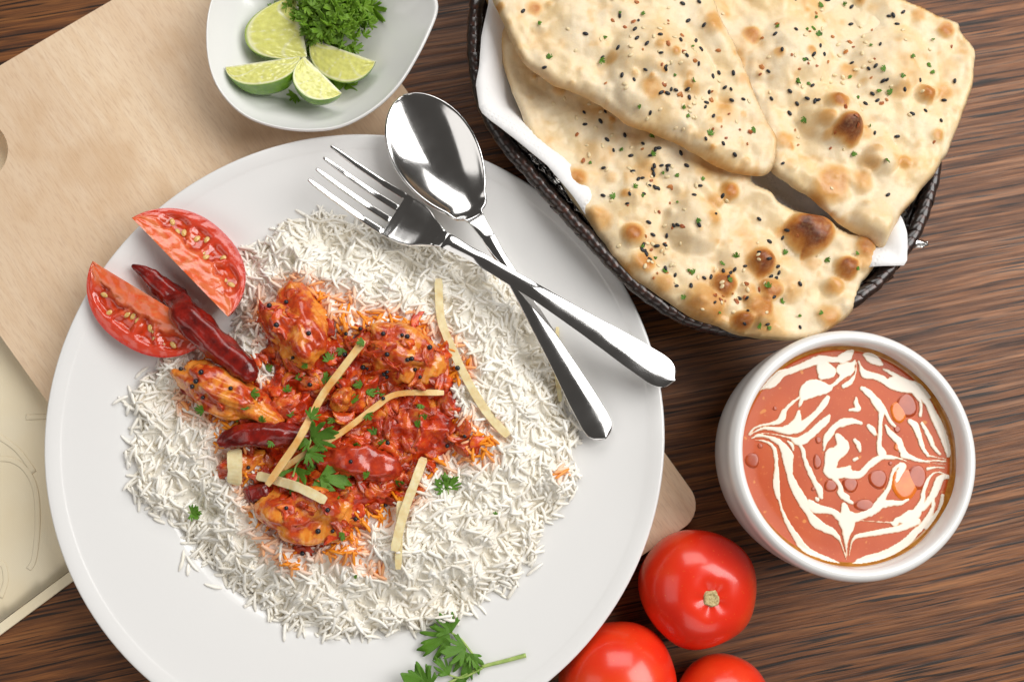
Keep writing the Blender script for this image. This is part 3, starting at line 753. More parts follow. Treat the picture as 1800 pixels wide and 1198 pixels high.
# ------------------------------------------------------------------ chilies
def chili(pts, rad, zl, label, m, seed, wr=.28, group=None):
    """pts pixels along the pod with lift above what it lies on"""
    base = [hit(u, v)[0] for u, v in pts]
    P = smooth_poly(np.array([(p + Vector((0, 0, 1)) * (r * .75 + zl[i]))[:] for i, (p, r) in enumerate(zip(base, rad))]), 8, False)
    zs = P[:, 2].copy()
    for i in range(len(P)):
        dd = Vector(P[i]) - Vector((0, 0, CAM_H)); h = _b[0].ray_cast(Vector((P[i][0], P[i][1], .2)), Vector((0, 0, -1)))
        if h[0] is not None: zs[i] = max(zs[i], h[0].z + .6 * float(np.interp(i / (len(P) - 1), np.linspace(0, 1, len(rad)), rad)))
    zm = zs.copy()
    if len(pts) > 6:
        for i in range(len(zs)): zm[i] = zs[max(0, i - 5):i + 6].max()
    zs = zm
    for _ in range(12): zs[1:-1] = (zs[:-2] + zs[1:-1] * 2 + zs[2:]) / 4
    P[:, 2] = zs
    rr = np.interp(np.linspace(0, 1, len(P)), np.linspace(0, 1, len(rad)), rad); V, F = tube(P, rr, 28, True, .8 if m is CHILI else .5); out = []
    for i, v in enumerate(V):
        k = min(i // 28, len(P) - 1); c = Vector(P[k]); d = Vector(v) - c; p = Vector(v)
        n = mnoise.noise(p * 120 + Vector((seed, 0, 0))) * .35 + mnoise.fractal(p * 260 + Vector((seed, 0, 0)), .6, 2., 4) * .6
        ridge = math.cos((i % 28) / 28 * 6.283 * 5 + seed + 2.5 * mnoise.noise(p * 90)) * .8
        cr_ = -abs(mnoise.noise(Vector((p.x * 420 + seed, p.y * 420, p.z * 420)))) * .5 - abs(mnoise.noise(Vector((p.x * 190, p.y * 190 + seed, p.z * 190)))) * .5
        out.append((c + d * (1.12 + wr * .8 * n + wr * .9 * cr_ + wr * .35 * ridge))[:] if i < len(P) * 28 else v)
    o = obj('dried_chili' if m is CHILI else 'cooked_chili', mesh('chili', out, F), m, label=label, cat='chili', group=group); add_surf(out, F); return o
chili([(238, 470), (268, 488), (310, 525), (355, 570), (400, 615), (440, 655), (455, 668)], [.0008, .0036, .0058, .0068, .0066, .0056, .0014], [.004, .003, .001, .0, -.001, .002, .002], 'long glossy dark red dried chili leaning from tomato wedges to chicken', CHILI, 1.)
chili([(388, 778), (420, 768), (460, 764), (505, 764), (550, 768)], [.0022, .0050, .0057, .0054, .003], [.002, .001, .0, -.001, -.002], 'short dark dried chili lying crosswise under the ginger strips', CHILI, 4.)
chili([(560, 812), (600, 808), (645, 812), (680, 822), (704, 830)], [.0034, .0068, .0076, .0064, .0022], [-.001, -.002, -.002, -.002, -.002], 'bright red cooked chili with a wet shine in the middle of the curry', PEPPER, 7., .46)
chili([(436, 872), (452, 866), (472, 862)], [.003, .0046, .003], [.001, .001, .0], 'dark curled end of a dried chili half buried at the sauce edge', CHILI, 9.)
bvh()

# ------------------------------------------------------------------ ginger strips
def ribbon(P, w, t, seed):
    """a square cut strip along P"""
    V = []; F = []; N = len(P); rg = random.Random(seed)
    for i in range(N):
        p = Vector(P[i]); tg = (Vector(P[min(i + 1, N - 1)]) - Vector(P[max(i - 1, 0)])).normalized(); s_ = tg.cross(Vector((0, 0, 1))).normalized(); up = s_.cross(tg)
        k = 1 + rg.uniform(-.06, .06); e = .72 if i in (0, N - 1) else 1
        for a, b in ((-1, .35), (-.93, 1), (.93, 1), (1, .35), (.95, -1), (-.95, -1)): V.append((p + s_ * a * w / 2 * k * e + up * b * t / 2 * e)[:])
    for i in range(N - 1):
        for k in range(6): F.append((i * 6 + k, i * 6 + (k + 1) % 6, (i + 1) * 6 + (k + 1) % 6, (i + 1) * 6 + k))
    F.append(tuple(range(6))[::-1]); F.append(tuple((N - 1) * 6 + k for k in range(6)))
    return V, F
GIN = [([(771, 490), (775, 560), (798, 620), (828, 680), (860, 730), (893, 766)], 15, GINGER, 'long pale ginger strip curving over the rice beside the fork', .0),
       ([(640, 598), (600, 650), (570, 690), (545, 735), (520, 780), (470, 852)], 13, GINGERS, 'straight sauce stained ginger strip crossing the curry lengthwise', .003),
       ([(495, 825), (540, 795), (600, 760), (660, 715), (700, 692), (780, 690)], 11, GINGERS, 'thin bent ginger strip crossing under the straight stained strip', .0015),
       ([(745, 805), (730, 845), (710, 900), (693, 968)], 16, GINGER, 'pale ginger strip from the red curry down onto the rice', .002),
       ([(703, 880), (702, 930), (700, 1000)], 12, GINGER, 'short pale ginger strip tucked beneath another on the rice', -.0005),
       ([(412, 790), (413, 820), (412, 850)], 25, GINGER, 'broad stubby ginger piece on the rice below the middle dried chili', .0),
       ([(452, 835), (490, 845), (530, 858), (573, 880)], 16, GINGER, 'pale tapered ginger strip above the lower chicken chunk', .001),
       ([(980, 575), (977, 640), (985, 705)], 8, GINGER, 'faint thin ginger strip beside the spoon handle at the edge of the rice', .0)]
for k, (pts, w, m, lab, lift) in enumerate(GIN):
    ctrl = smooth_poly(np.array(pts, float), 5, False); Q = []
    for u, v in ctrl:
        p, _ = hit(u, v); Q.append(p)
    z = np.array([q.z for q in Q])
    zs = np.array([max(z[max(0, i - 2):i + 3]) for i in range(len(z))])
    for _ in range(10): zs[1:-1] = (zs[:-2] + 2 * zs[1:-1] + zs[2:]) / 4
    P = [at(u, v, zz + .0007 + lift) for (u, v), zz in zip(ctrl, zs)]
    V, F = ribbon(P, w * K, .0016, k); o = obj('ginger_strip', mesh('ginger', V, F, False), m, label=lab, cat='ginger', group='ginger strips over the curry'); add_surf(V, F)
bvh()

# ------------------------------------------------------------------ herbs
def leaf_mesh(kind, seed, size=1.0):
    """lobed leaf from its base at the origin, along +X, unit length"""
    rg = random.Random(seed); n = 56; rings = 5; V = [(0, 0, 0)]; F = []
    cu, tw = rg.uniform(-.25, .35), rg.uniform(-.3, .3); sd = rg.random() * 30
    for q in range(1, rings + 1):
        for i in range(n + 1):
            th = R(-80 + 160 * i / n); c = math.degrees(th)
            if kind == 'coriander':
                th *= .86; c = math.degrees(th); r = .52 + .48 * math.cos(th * 1.15); notch = .58 * math.exp(-((abs(c) - 23) / 5.5) ** 2) + .12 * math.exp(-((abs(c) - 9) / 2.5) ** 2) + .40 * math.exp(-((abs(c) - 47) / 5) ** 2)
                teeth = .13 * abs(math.sin(th * 11 + .6)) ** 1.5
            else:
                r = .55 + .45 * math.cos(th); notch = .55 * math.exp(-((abs(c) - 26) / 7) ** 2) + .4 * math.exp(-((abs(c) - 58) / 6) ** 2)
                teeth = .16 * abs(math.sin(th * 10 + 1))
            r = r * (1 - notch) - teeth * r; f = (q / rings); rr = r * f
            x, y = rr * math.cos(th), rr * math.sin(th)
            zz = cu * rr * rr + tw * y * rr + .10 * abs(y) + .06 * mnoise.noise(Vector((x * 4 + sd, y * 4, 0))) + (.16 * math.sin(th * 7 + sd) * rr * rr if kind == 'parsley' else 0)
            V.append((x, y, zz))
    m = n + 1
    for i in range(n): F.append((0, 1 + i, 2 + i))
    for q in range(rings - 1):
        for i in range(n): a = 1 + q * m + i; F.append((a, a + m, a + m + 1, a + 1))
    return mesh(kind + '_leaf', np.array(V) * size, F)
CL = [leaf_mesh('coriander', i) for i in range(5)]; PL = [leaf_mesh('parsley', 20 + i) for i in range(6)]
for m_, mm in ((CL, CORI), (PL, PARS)):
    for q in m_: q.materials.append(mm)
def put_leaf(name, me, p, direction, length, nrm=Vector((0, 0, 1)), parent=None, roll=0., pitch=0., m=None, th=.0003, **kw):
    x = (direction - nrm * direction.dot(nrm)).normalized(); y = nrm.cross(x)
    M = Matrix(((x.x, y.x, nrm.x, p[0]), (x.y, y.y, nrm.y, p[1]), (x.z, y.z, nrm.z, p[2]), (0, 0, 0, 1)))
    o = obj(name, me, m, parent, **kw); o.matrix_world = M @ Matrix.Rotation(roll, 4, 'X') @ Matrix.Rotation(-pitch, 4, 'Y') @ Matrix.Scale(length, 4)
    solid(o, th / length, 0); return o
def dirpx(a, b, z=.05): return at(*b, z) - at(*a, z)

sp = thing('coriander_sprig', 'green coriander sprig with feathery leaves lying on the middle of the curry', 'herb')
def z5(x, y): return (280 + x / 2.26, 470 + y / 2.26)
def stem_px(pts, r0, r1, parent, lift=.001, name='stem'):
    Q = []
    for u, v in smooth_poly(np.array(pts, float), 5, False):
        p, _ = hit(u, v); Q.append(at(u, v, p.z + lift))
    z = np.array([q.z for q in Q])
    for _ in range(8): z[1:-1] = (z[:-2] + 2 * z[1:-1] + z[2:]) / 4
    P = [Vector((q.x, q.y, zz)) for q, zz in zip(Q, z)]
    V, F = tube(P, np.linspace(r0, r1, len(P)), 8); return obj(name, mesh('stem', V, F), STEM, parent), P
stem_px([z5(598, 570), z5(603, 650), z5(590, 725), z5(545, 790), z5(530, 830)], .0005, .0005, sp, .0025)
for b, t, L in (((605, 680), (720, 640), 118), ((590, 730), (660, 775), 85), ((545, 790), (545, 905), 118), ((640, 830), (770, 855), 130), ((620, 845), (690, 900), 75), ((600, 600), (630, 560), 55), ((600, 690), (555, 710), 60)):
    p, nn = hit(*z5(*b)); put_leaf('leaf', CL[random.randrange(5)], p + Vector((0, 0, .0022)), dirpx(z5(*b), z5(*t)), L / 2.26 * K, Vector((0, 0, 1)), sp, random.uniform(-.3, .3), random.uniform(-.1, .25))
FL = [(590, 382), (677, 378), (730, 320), (815, 295), (728, 440), (560, 450), (810, 465), (825, 505), (900, 500), (768, 540), (826, 580), (1040, 543), (1060, 600), (1020, 632), (860, 668), (770, 700), (330, 608), (412, 614), (343, 565), (365, 495), (180, 570), (450, 690), (505, 585), (425, 407), (830, 828), (594, 808), (940, 857), (728, 1050), (640, 460), (695, 600), (885, 710), (505, 495), (655, 455)]
def fleck(u, v, L, parent, me=None, lift=.0006, name='herb_fleck'):
    p, nn = hit(u, v); nn = (nn + Vector((0, 0, 1.2))).normalized(); a = random.uniform(0, 6.28)
    return put_leaf(name, me or CL[random.randrange(5)], p + nn * lift, Vector((math.cos(a), math.sin(a), 0)), L, nn, parent, random.uniform(-.5, .5), random.uniform(-.2, .5))
for x, y in FL: fleck(*z5(x, y), random.uniform(.0034, .0062), curry)
def single(pts_bt, lab, L, n=3):
    b, t = pts_bt; r_ = thing('coriander_leaf', lab, 'herb'); p, _ = hit(*b); d = dirpx(b, t)
    V, F = tube([p + Vector((0, 0, .0006)), p + d * .5 + Vector((0, 0, .0012))], .00035, 6); obj('stem', mesh('stem', V, F), STEM, r_)
    for k in range(n):
        dd = Matrix.Rotation((k - (n - 1) / 2) * .7, 3, 'Z') @ d; put_leaf('leaf', CL[k % 5], p + d * .3 + Vector((0, 0, .0011)), dd, L, Vector((0, 0, 1)), r_, random.uniform(-.5, .5), .15)
single((z5(1150, 900), z5(1135, 830)), 'small upright coriander leaf on the rice beside the curry edge', .0085)
single((z5(115, 972), z5(165, 975)), 'tiny wispy coriander leaf alone on the rice near the plate well', .0055)
for u, v in ((625, 1010), (870, 905)): fleck(u, v, .0022, rice_t)
# mustard seeds
ms = mesh('mustard_seed', ico(2)[0] * .00118, ico(2)[1])
MS = [(505, 140), (465, 228), (592, 262), (533, 355), (168, 417), (85, 407), (133, 470), (147, 455), (177, 515), (285, 480), (600, 465), (740, 260), (737, 347), (800, 245), (890, 265), (965, 270), (1073, 317), (905, 342), (985, 365), (1003, 362), (1016, 403), (1032, 432), (808, 393), (825, 397), (893, 420), (905, 432), (790, 645), (908, 692), (1217, 672), (1145, 705), (1185, 400), (505, 953), (668, 965), (897, 940), (777, 995), (572, 1137), (355, 793), (985, 275), (690, 1045), (630, 1045), (890, 520), (437, 155), (905, 410), (760, 770)]
for x, y in MS:
    p, nn = hit(*z5(x, y)); o = obj('mustard_seed', ms, MUST, curry); o.location = p + nn * .0006; q = random.uniform(.8, 1.15); o.scale = (q, q, q * .95)

# sprig on the plate rim
def z8(x, y): return (640 + x / 5.625, 1020 + y / 5.625)
rim_s = thing('coriander_sprig', 'fresh green coriander sprig with a cut stem resting on the white plate rim', 'herb')
def stem8(pts, r0, r1, parent, lift):
    P = []
    Q = smooth_poly(np.array([z8(*p) for p in pts]), 6, False)
    for i, (u, v) in enumerate(Q):
        g = at(u, v, Z_P + .017); P.append(at(u, v, float(plate_z(g.x, g.y)) + lift))
    V, F = tube(P, np.linspace(r0, r1, len(P)), 8); obj('stem', mesh('stem', V, F), STEM, parent)
stem8([(1600, 735), (1400, 790), (1170, 850), (1000, 930), (830, 1010)], .0011, .0006, rim_s, .0012)
stem8([(1180, 845), (1100, 760), (1030, 670), (960, 580), (860, 510)], .0007, .0005, rim_s, .0022)
stem8([(1170, 862), (1080, 910), (960, 960), (830, 925)], .0006, .0004, rim_s, .0020)
def leaf8(b, t, L, parent, k, roll=0., pitch=.15, lift=.0026, wide=1.0):
    u, v = z8(*b); g = at(u, v, Z_P + .017); p = at(u, v, float(plate_z(g.x, g.y)) + lift)
    o = put_leaf('leaf', CL[k], p, dirpx(z8(*b), z8(*t)), L / 5.625 * K * .92, Vector((0, 0, 1)), parent, roll, pitch)
    o.matrix_world = o.matrix_world @ Matrix.Diagonal((1, wide, 1, 1)); return o
leaf8((865, 512), (720, 300), 265, rim_s, 0, .1, .1, .003); leaf8((850, 535), (520, 700), 390, rim_s, 1, -.2, .15, .0028, .85); leaf8((1010, 668), (735, 720), 290, rim_s, 2, .2, .1, .003)
leaf8((1035, 712), (1010, 985), 300, rim_s, 3, .1, .1, .0032); leaf8((1060, 715), (1100, 860), 190, rim_s, 0, -.3, .1, .003, .8); leaf8((1030, 712), (900, 850), 200, rim_s, 4, .3, .1, .003, .8)
leaf8((845, 930), (670, 740), 265, rim_s, 4, .5, .2, .0028, .6); leaf8((980, 960), (930, 1080), 180, rim_s, 1, .2, .1, .002)
lf = thing('coriander_leaf', 'broad pale green coriander leaf folded on the plate rim beside the sprig', 'herb')
leaf8((640, 1050), (320, 890), 370, lf, 2, .1, .2, .0022, 1.0); leaf8((650, 1060), (500, 820), 300, lf, 3, -.2, .2, .003, .9)

# ------------------------------------------------------------------ spoon and fork
def frame(p0, p1):
    x = (p1 - p0).normalized(); y = Vector((0, 0, 1)).cross(x).normalized(); z = x.cross(y)
    return Matrix(((x.x, y.x, z.x, p0.x), (x.y, y.y, z.y, p0.y), (x.z, y.z, z.z, p0.z), (0, 0, 0, 1)))
p0, p1 = at(707, 169, .0560), at(1066, 772, .0420); L = (p1 - p0).length
def sp_w(t):
    B = .345
    if t < B:
        q = t / B; return .0218 * max(0, math.sin(math.pi * min(1, q ** .86 * .985))) ** .56 + .0 + (.0034 * max(0, (q - .9) / .1))
    return float(np.interp(t, [.345, .37, .41, .47, .60, .75, .88, .95, .975, .99, 1.0], [.0052, .0042, .0036, .0033, .0040, .0055, .0075, .0080, .0072, .0050, .0008]))
ns, nt = 150, 20; V = []; F = []
for i in range(ns + 1):
    t = i / ns; t = t if t > .06 else t * t / .06 * .5 + t * .5; w = max(sp_w(t), .0005)
    zc = float(np.interp(t, [0, .33, .42, .55, .8, .95, 1], [0, .0010, .0070, .0078, .0040, .0, -.0004]))
    dep = .0078 * math.sin(math.pi * min(1, t / .36)) ** .85 if t < .36 else 0
    for j in range(nt + 1):
        s_ = -1 + 2 * j / nt; V.append((t * L, s_ * w, zc - dep * (1 - abs(s_) ** 2.2) + (0 if t < .36 else -.0009 * s_ * s_ * min(1, (t - .36) * 12))))
for i in range(ns):
    for j in range(nt): q = i * (nt + 1) + j; F.append((q, q + nt + 1, q + nt + 2, q + 1))
spoon = thing('spoon', 'polished steel spoon crossed under the fork on the plate rim', 'spoon')
def split(V, F, fn):
    a = [f for f in F if fn(V[f[0]][0])]; b = [f for f in F if not fn(V[f[0]][0])]; return a, b
M = frame(p0, p1)
bowl_f, hand_f = split(V, F, lambda x: x < .355 * L)
for nm, ff in (('bowl', bowl_f), ('handle', hand_f)):
    used = sorted({i for f in ff for i in f}); mp = {a: k for k, a in enumerate(used)}
    o = obj(nm, mesh(nm, [V[i] for i in used], [tuple(mp[i] for i in f) for f in ff]), STEEL, spoon); o.matrix_world = M; solid(o, .0017, -1); subsurf(o, 1)
# fork
p0, p1 = at(564, 288, .0610), at(1187, 668, .0520); p0.z = .0475; L = (p1 - p0).length
rows = []
cols = []                                  # across: 4 tines of 3 quads, 3 gaps of 1 quad
tw, gw = .0030, .0042
x_ = -(4 * tw + 3 * gw) / 2
for k in range(4):
    cols += [x_, x_ + tw / 3, x_ + 2 * tw / 3, x_ + tw]; x_ += tw + gw
cols = np.array(cols); half = abs(cols[0])
def fz(t): return float(np.interp(t, [0, .06, .14, .22, .29, .36, .45, .6, .8, .95, 1], [.0150, .0078, .0010, -.0012, .0022, .0090, .0130, .0128, .0068, .0008, -.0006]))
def fw(t): return float(np.interp(t, [0, .20, .225, .25, .275, .30, .325, .35, .42, .60, .75, .88, .95, .975, .99, 1.0], [half, half, half, half * .97, half * .86, half * .62, .0055, .0042, .0033, .0040, .0056, .0076, .0082, .0074, .0050, .0008]))
ts = np.r_[np.linspace(0, .20, 26), np.linspace(.207, .35, 24), np.linspace(.36, .96, 50), [.97, .978, .985, .991, .996, 1.0]]
V = []; F = []; nc_ = len(cols)
for i, t in enumerate(ts):
    w = fw(t)
    for j, c in enumerate(cols):
        if t <= .2001:
            k = j // 4; cen = cols[k * 4:k * 4 + 4].mean(); taper = float(np.interp(t, [0, .012, .03, .2], [.45, .70, .85, 1.18])); yy = cen * float(np.interp(t, [0, .2], [.93, 1.0])) + (c - cen) * taper
        else: yy = c / half * w
        s_ = yy / max(w, .0005); V.append((t * L, yy, fz(t) + (-.0008 * s_ * s_ if t > .33 else .0012 * s_ * s_ - .0008)))
for i in range(len(ts) - 1):
    for j in range(nc_ - 1):
        if ts[i + 1] <= .2001 and j % 4 == 3: continue
        q = i * nc_ + j; F.append((q, q + nc_, q + nc_ + 1, q + 1))
fork = thing('fork', 'polished steel four-tined fork laid over the spoon handle across the plate', 'fork')
M = frame(p0, p1); head_f, hand_f = split(V, F, lambda x: x < .345 * L)
tines = [[] for _ in range(4)]; neck = []
for f in head_f:
    if V[f[1]][0] <= .2002 * L: tines[(f[0] % nc_) // 4].append(f)
    else: neck.append(f)
for nm, ff in [('tine', t_) for t_ in tines] + [('head', neck), ('handle', hand_f)]:
    used = sorted({i for f in ff for i in f}); mp = {a: k for k, a in enumerate(used)}
    o = obj(nm, mesh(nm, [V[i] for i in used], [tuple(mp[i] for i in f) for f in ff]), STEEL, fork); o.matrix_world = M; solid(o, .0018, -1)
    bv = o.modifiers.new('b', 'BEVEL'); bv.width = .0004; bv.segments = 2; bv.limit_method = 'ANGLE'; bv.angle_limit = R(50)

# ------------------------------------------------------------------ lime bowl
ZB = Z_B1 + .0003; ZBR = ZB + .031
OUT_PX = [(362, 70), (370, 125), (392, 168), (430, 203), (480, 222), (538, 229), (598, 222), (655, 193), (700, 152), (735, 100), (758, 55), (768, 28), (768, 8), (758, -8), (735, -22), (700, -45), (650, -85), (590, -115), (520, -125), (450, -105), (395, -55), (368, 10)]
BO = smooth_poly(polyw(OUT_PX, ZBR), 4); BC = np.array(at(535, 60, ZBR)[:2]); Q = BO - BC; n = len(Q)
tipd = np.array(at(770, 15, ZBR)[:2]) - BC; tipd = tipd / np.linalg.norm(tipd)
raise_ = np.clip((Q @ tipd) / np.linalg.norm(Q, axis=1), 0, 1) ** 6 * .004
V = []; F = []
PRF = [(0.02, .004), (.25, .0042), (.42, .0062), (.58, .0105), (.72, .0165), (.85, .0230), (.94, .0280), (.975, .0302), (.99, .0310), (1.0, .0306), (1.004, .0295), (.985, .027), (.90, .0205), (.75, .0115), (.60, .0040), (.50, .0010), (.46, 0), (.43, 0), (.41, .0015), (.02, .0018)]
PRF = profile(PRF, 3)
circ = np.hypot(*Q.T).mean() * .82
for s_, z in PRF:
    for k in range(n):
        rr = Q[k]; a_ = rr / np.linalg.norm(rr) * min(np.linalg.norm(rr), circ * 1.15); f = s_ ** 2
        p = BC + (a_ * (1 - f) + rr * f) * s_; V.append((p[0], p[1], ZB + z + raise_[k] * s_ ** 4))
for i in range(len(PRF) - 1):
    for k in range(n): F.append((i * n + k, i * n + (k + 1) % n, (i + 1) * n + (k + 1) % n, (i + 1) * n + k))
F.append(tuple(range(n))[::-1]); F.append(tuple((len(PRF) - 1) * n + k for k in range(n)))
def outward(me):
    bm = bmesh.new(); bm.from_mesh(me); bmesh.ops.recalc_face_normals(bm, faces=bm.faces[:]); bm.to_mesh(me); bm.free(); return me
bowl = obj('teardrop_bowl', outward(mesh('teardrop_bowl', V, F)), CUPM, label='small white teardrop-shaped bowl holding lime wedges and parsley on the cutting board', cat='bowl'); add_surf(V, F)
def lime(P0, P1, flip, b, tilt, z0, ang, label, seed, pitch=0.):
    a_, b_ = at(*P0, z0), at(*P1, z0); Lh = (b_ - a_).length / 2; me, V, F = wedge_mesh(Lh, b, ang, 'lime', seed)
    o = obj('lime_wedge', me, LFACE, label=label, cat='lime', group='lime wedges in the teardrop bowl')
    if flip: P0, P1 = P1, P0
    M = place(o, P0, P1, 1, tilt, z0); o.matrix_world = M @ Matrix.Rotation(pitch, 4, 'Y'); Ma = np.array(o.matrix_world); add_surf(V @ Ma[:3, :3].T + Ma[:3, 3], F)
lime((540, 100), (522, -8), False, .0310, R(-6), ZB + .0250, R(60), 'big lime wedge with its broad yellow cut face up, touching the parsley', 1)
lime((396, 118), (528, 99), True, .0165, R(22), ZB + .0260, R(72), 'lime wedge lying lengthwise below the big one, its green rind down', 2)
lime((535, 99), (601, 164), True, .0160, R(14), ZB + .0275, R(75), 'lime wedge lying in the middle, showing its dark green rind and tip', 3)
lime((546, 68), (660, 108), True, .0165, R(-12), ZB + .0240, R(70), 'lime wedge lying against the parsley towards the pointed bowl tip', 4)
bvh()
# parsley heap
par = thing('parsley_heap', 'heap of chopped curly green parsley beside the lime wedges', 'parsley')
for k in range(480):
    u, v = random.gauss(575, 44), random.gauss(22, 40)
    if not (478 < u < 662 and -70 < v < 108) or (u < 540 and v > 40) or ((u - 575) / 95) ** 2 + ((v - 15) / 88) ** 2 > 1: continue
    q = 1 - ((u - 575) / 100) ** 2 - ((v - 10) / 95) ** 2; z = ZB + .012 + .024 * max(0, q) * random.uniform(.55, 1.05)
    p = at(u, v, z); nn = Vector((random.gauss(0, .5), random.gauss(0, .5), 1)).normalized(); a = random.uniform(0, 6.28)
    put_leaf('leaf', PL[random.randrange(6)], p, Vector((math.cos(a), math.sin(a), 0)), random.uniform(.0042, .0075), nn, par, random.uniform(-.9, .9), random.uniform(-.5, .7), th=.00025)
V, F = ico(4); c = at(575, 10, ZB + .012); V = [(c.x + v[0] * .020 * (1 + .25 * mnoise.noise(Vector(v) * 3)), c.y + v[1] * .018, c.z + v[2] * .012 * (1 + .3 * mnoise.noise(Vector(v) * 4))) for v in V]
obj('packed_leaves', mesh('packed_leaves', V, F), PARS, par)
for u, v in ((522, 168), (608, 150), (598, 160)):
    p, _ = hit(u, v); put_leaf('leaf', PL[random.randrange(6)], p + Vector((0, 0, .001)), Vector((random.random() - .5, random.random() - .5, 0)), .010, Vector((0, 0, 1)), par, .3, .2)
lf = thing('parsley_leaf', 'stray parsley leaf on the bowl side away from the limes', 'herb')
p, nn = hit(655, 12); put_leaf('leaf', PL[1], p + nn * .001, dirpx((648, 0), (662, 26)), .012, nn, lf); put_leaf('leaf', PL[3], p + nn * .002, dirpx((655, 26), (648, 0)), .008, nn, lf, .4)

# ------------------------------------------------------------------ bread basket
ZK = .052
RIM_PX = [(868, -120), (846, -40), (836, 30), (834, 95), (848, 175), (885, 245), (935, 305), (990, 370), (1045, 430), (1100, 487), (1155, 530), (1215, 562), (1290, 580), (1370, 580), (1440, 562), (1510, 520), (1562, 470), (1605, 410), (1630, 350), (1643, 290), (1640, 210), (1615, 110), (1570, 10), (1500, -90), (1400, -170), (1250, -215), (1080, -220), (950, -185)]
KP = smooth_poly(polyw(RIM_PX, ZK), 6)
bk = thing('bread_basket', 'oval dark wicker bread basket with a tightly wrapped rim', 'basket')
Pz = np.c_[KP, np.full(len(KP), ZK)]
# resample by length
seg = np.linalg.norm(np.roll(KP, -1, 0) - KP, axis=1); cum = np.r_[0, np.cumsum(seg)]; total = cum[-1]
def rim_at(s_):
    s_ = s_ % total; i = int(np.searchsorted(cum, s_, 'right') - 1); i = min(i, len(KP) - 1); t = (s_ - cum[i]) / seg[i]; q = KP[i] * (1 - t) + KP[(i + 1) % len(KP)] * t
    return Vector((q[0], q[1], ZK + .0015 * math.sin(s_ * 40)))
core = [rim_at(s_) for s_ in np.linspace(0, total, 160)]
V, F = tube(core, .0030, 10, False); obj('rim_core', mesh('rim_core', V, F), WICK, bk)
def band(rad, width, seed):
    V = []; F = []; n = 14
    for i in range(n):
        a = 2 * math.pi * i / n; tilt = .0030 * math.sin(a)
        for xx, r in ((-.5, .93), (-.32, 1.0), (.32, 1.0), (.5, .93)): V.append((xx * width + tilt, r * rad * math.cos(a), r * rad * math.sin(a)))
    for i in range(n):
        for k in range(3): a, b = i * 4 + k, ((i + 1) % n) * 4 + k; F.append((a, a + 1, b + 1, b))
    return mesh('wrap', V, F)
BD = [band(.0037 * q, .0062 * p_, i) for i, (q, p_) in enumerate(((1., 1.), (1.05, .9), (.97, 1.1), (1.08, .8)))]
ndb = 165
for k in range(ndb):
    s_ = total * k / ndb; p = rim_at(s_)
    if not (-60 < 1) : continue
    t = (rim_at(s_ + .002) - rim_at(s_ - .002)).normalized(); y = Vector((0, 0, 1)).cross(t).normalized(); z = t.cross(y)
    o = obj('wrap', BD[k % 4], WICK, bk); o.matrix_world = Matrix(((t.x, y.x, z.x, p.x), (t.y, y.y, z.y, p.y), (t.z, y.z, z.z, p.z), (0, 0, 0, 1))) @ Matrix.Rotation(random.uniform(-.12, .12), 4, 'Z')
# loose cane ends
for u, v, a in ((1135, 522, -.5), (1165, 538, -.1), (1150, 520, .2), (1545, 498, .5)):
    p = at(u, v, ZK); V, F = tube([p, p + Vector((math.cos(a), math.sin(a), .05)) * .008], [.0016, .0012], 8); obj('cane_end', mesh('cane_end', V, F), WICK, bk)
# woven wall: strands and stakes
kc = KP.mean(0)
def wall_at(s_, f):                       # f 0 base .. 1 rim
    p = rim_at(s_); q = kc + (np.array(p[:2]) - kc) * (.72 + .27 * f ** .8); return Vector((q[0], q[1], .004 + (ZK - .008) * f))
for f in (.03, .18, .33, .48, .63, .78, .92):
    P = []
    for k in range(181):
        s_ = total * k / 180; q = wall_at(s_, f); dn = Vector((q.x - kc[0], q.y - kc[1], 0)).normalized(); P.append(q + dn * .0016 * math.cos(k * math.pi + f * 60))
    V, F = tube(P, .0026, 6, False); obj('strand', mesh('strand', V, F), WICK, bk)
for k in range(60):
    s_ = total * (k + .5) / 60; V, F = tube([wall_at(s_, f) for f in (0, .33, .66, 1.)], .0018, 6); obj('stake', mesh('stake', V, F), WICK, bk)
BS = np.array([wall_at(total * k / 80, 0)[:2] for k in range(80)])
V, F, x, y, d = field(BS, .006, lambda x, y, d: .006 + 0 * x, lambda x, y, d: .002 + 0 * x); obj('base_panel', mesh('base_panel', V, F), WICK, bk)
# foil lining
V = []; F = []; nf = 260; RF = (1.0, .93, .8, .6, .35, .1)
for i, f in enumerate(RF):
    for k in range(nf):
        s_ = total * k / nf; q = wall_at(s_, f); dn = Vector((q.x - kc[0], q.y - kc[1], 0)).normalized()
        V.append((q - dn * (.0052 + .0022 * mnoise.noise(Vector((k * .9, i * 2.3, 0)))) + Vector((0, 0, .0012 * mnoise.noise(Vector((k * 1.3, i, 5))) + .002)))[:])
for i in range(len(RF) - 1):
    for k in range(nf): F.append((i * nf + k, i * nf + (k + 1) % nf, (i + 1) * nf + (k + 1) % nf, (i + 1) * nf + k))
fo = thing('foil_lining', 'crinkled silver foil lining the inside of the bread basket', 'foil')
o = obj('lining', mesh('foil', V, F, False), FOIL, fo); solid(o, .0002, 0)
p = at(1612, 428, ZK + .001); V, F = ico(3); V = [(p.x + v[0] * .006 * (1 + .5 * mnoise.noise(Vector(v) * 3)), p.y + v[1] * .0022 * (1 + .6 * mnoise.noise(Vector(v) * 4)), p.z + v[2] * .0016) for v in V]
obj('crumpled_edge', mesh('foil_scrap', V, F, False), FOIL, fo)
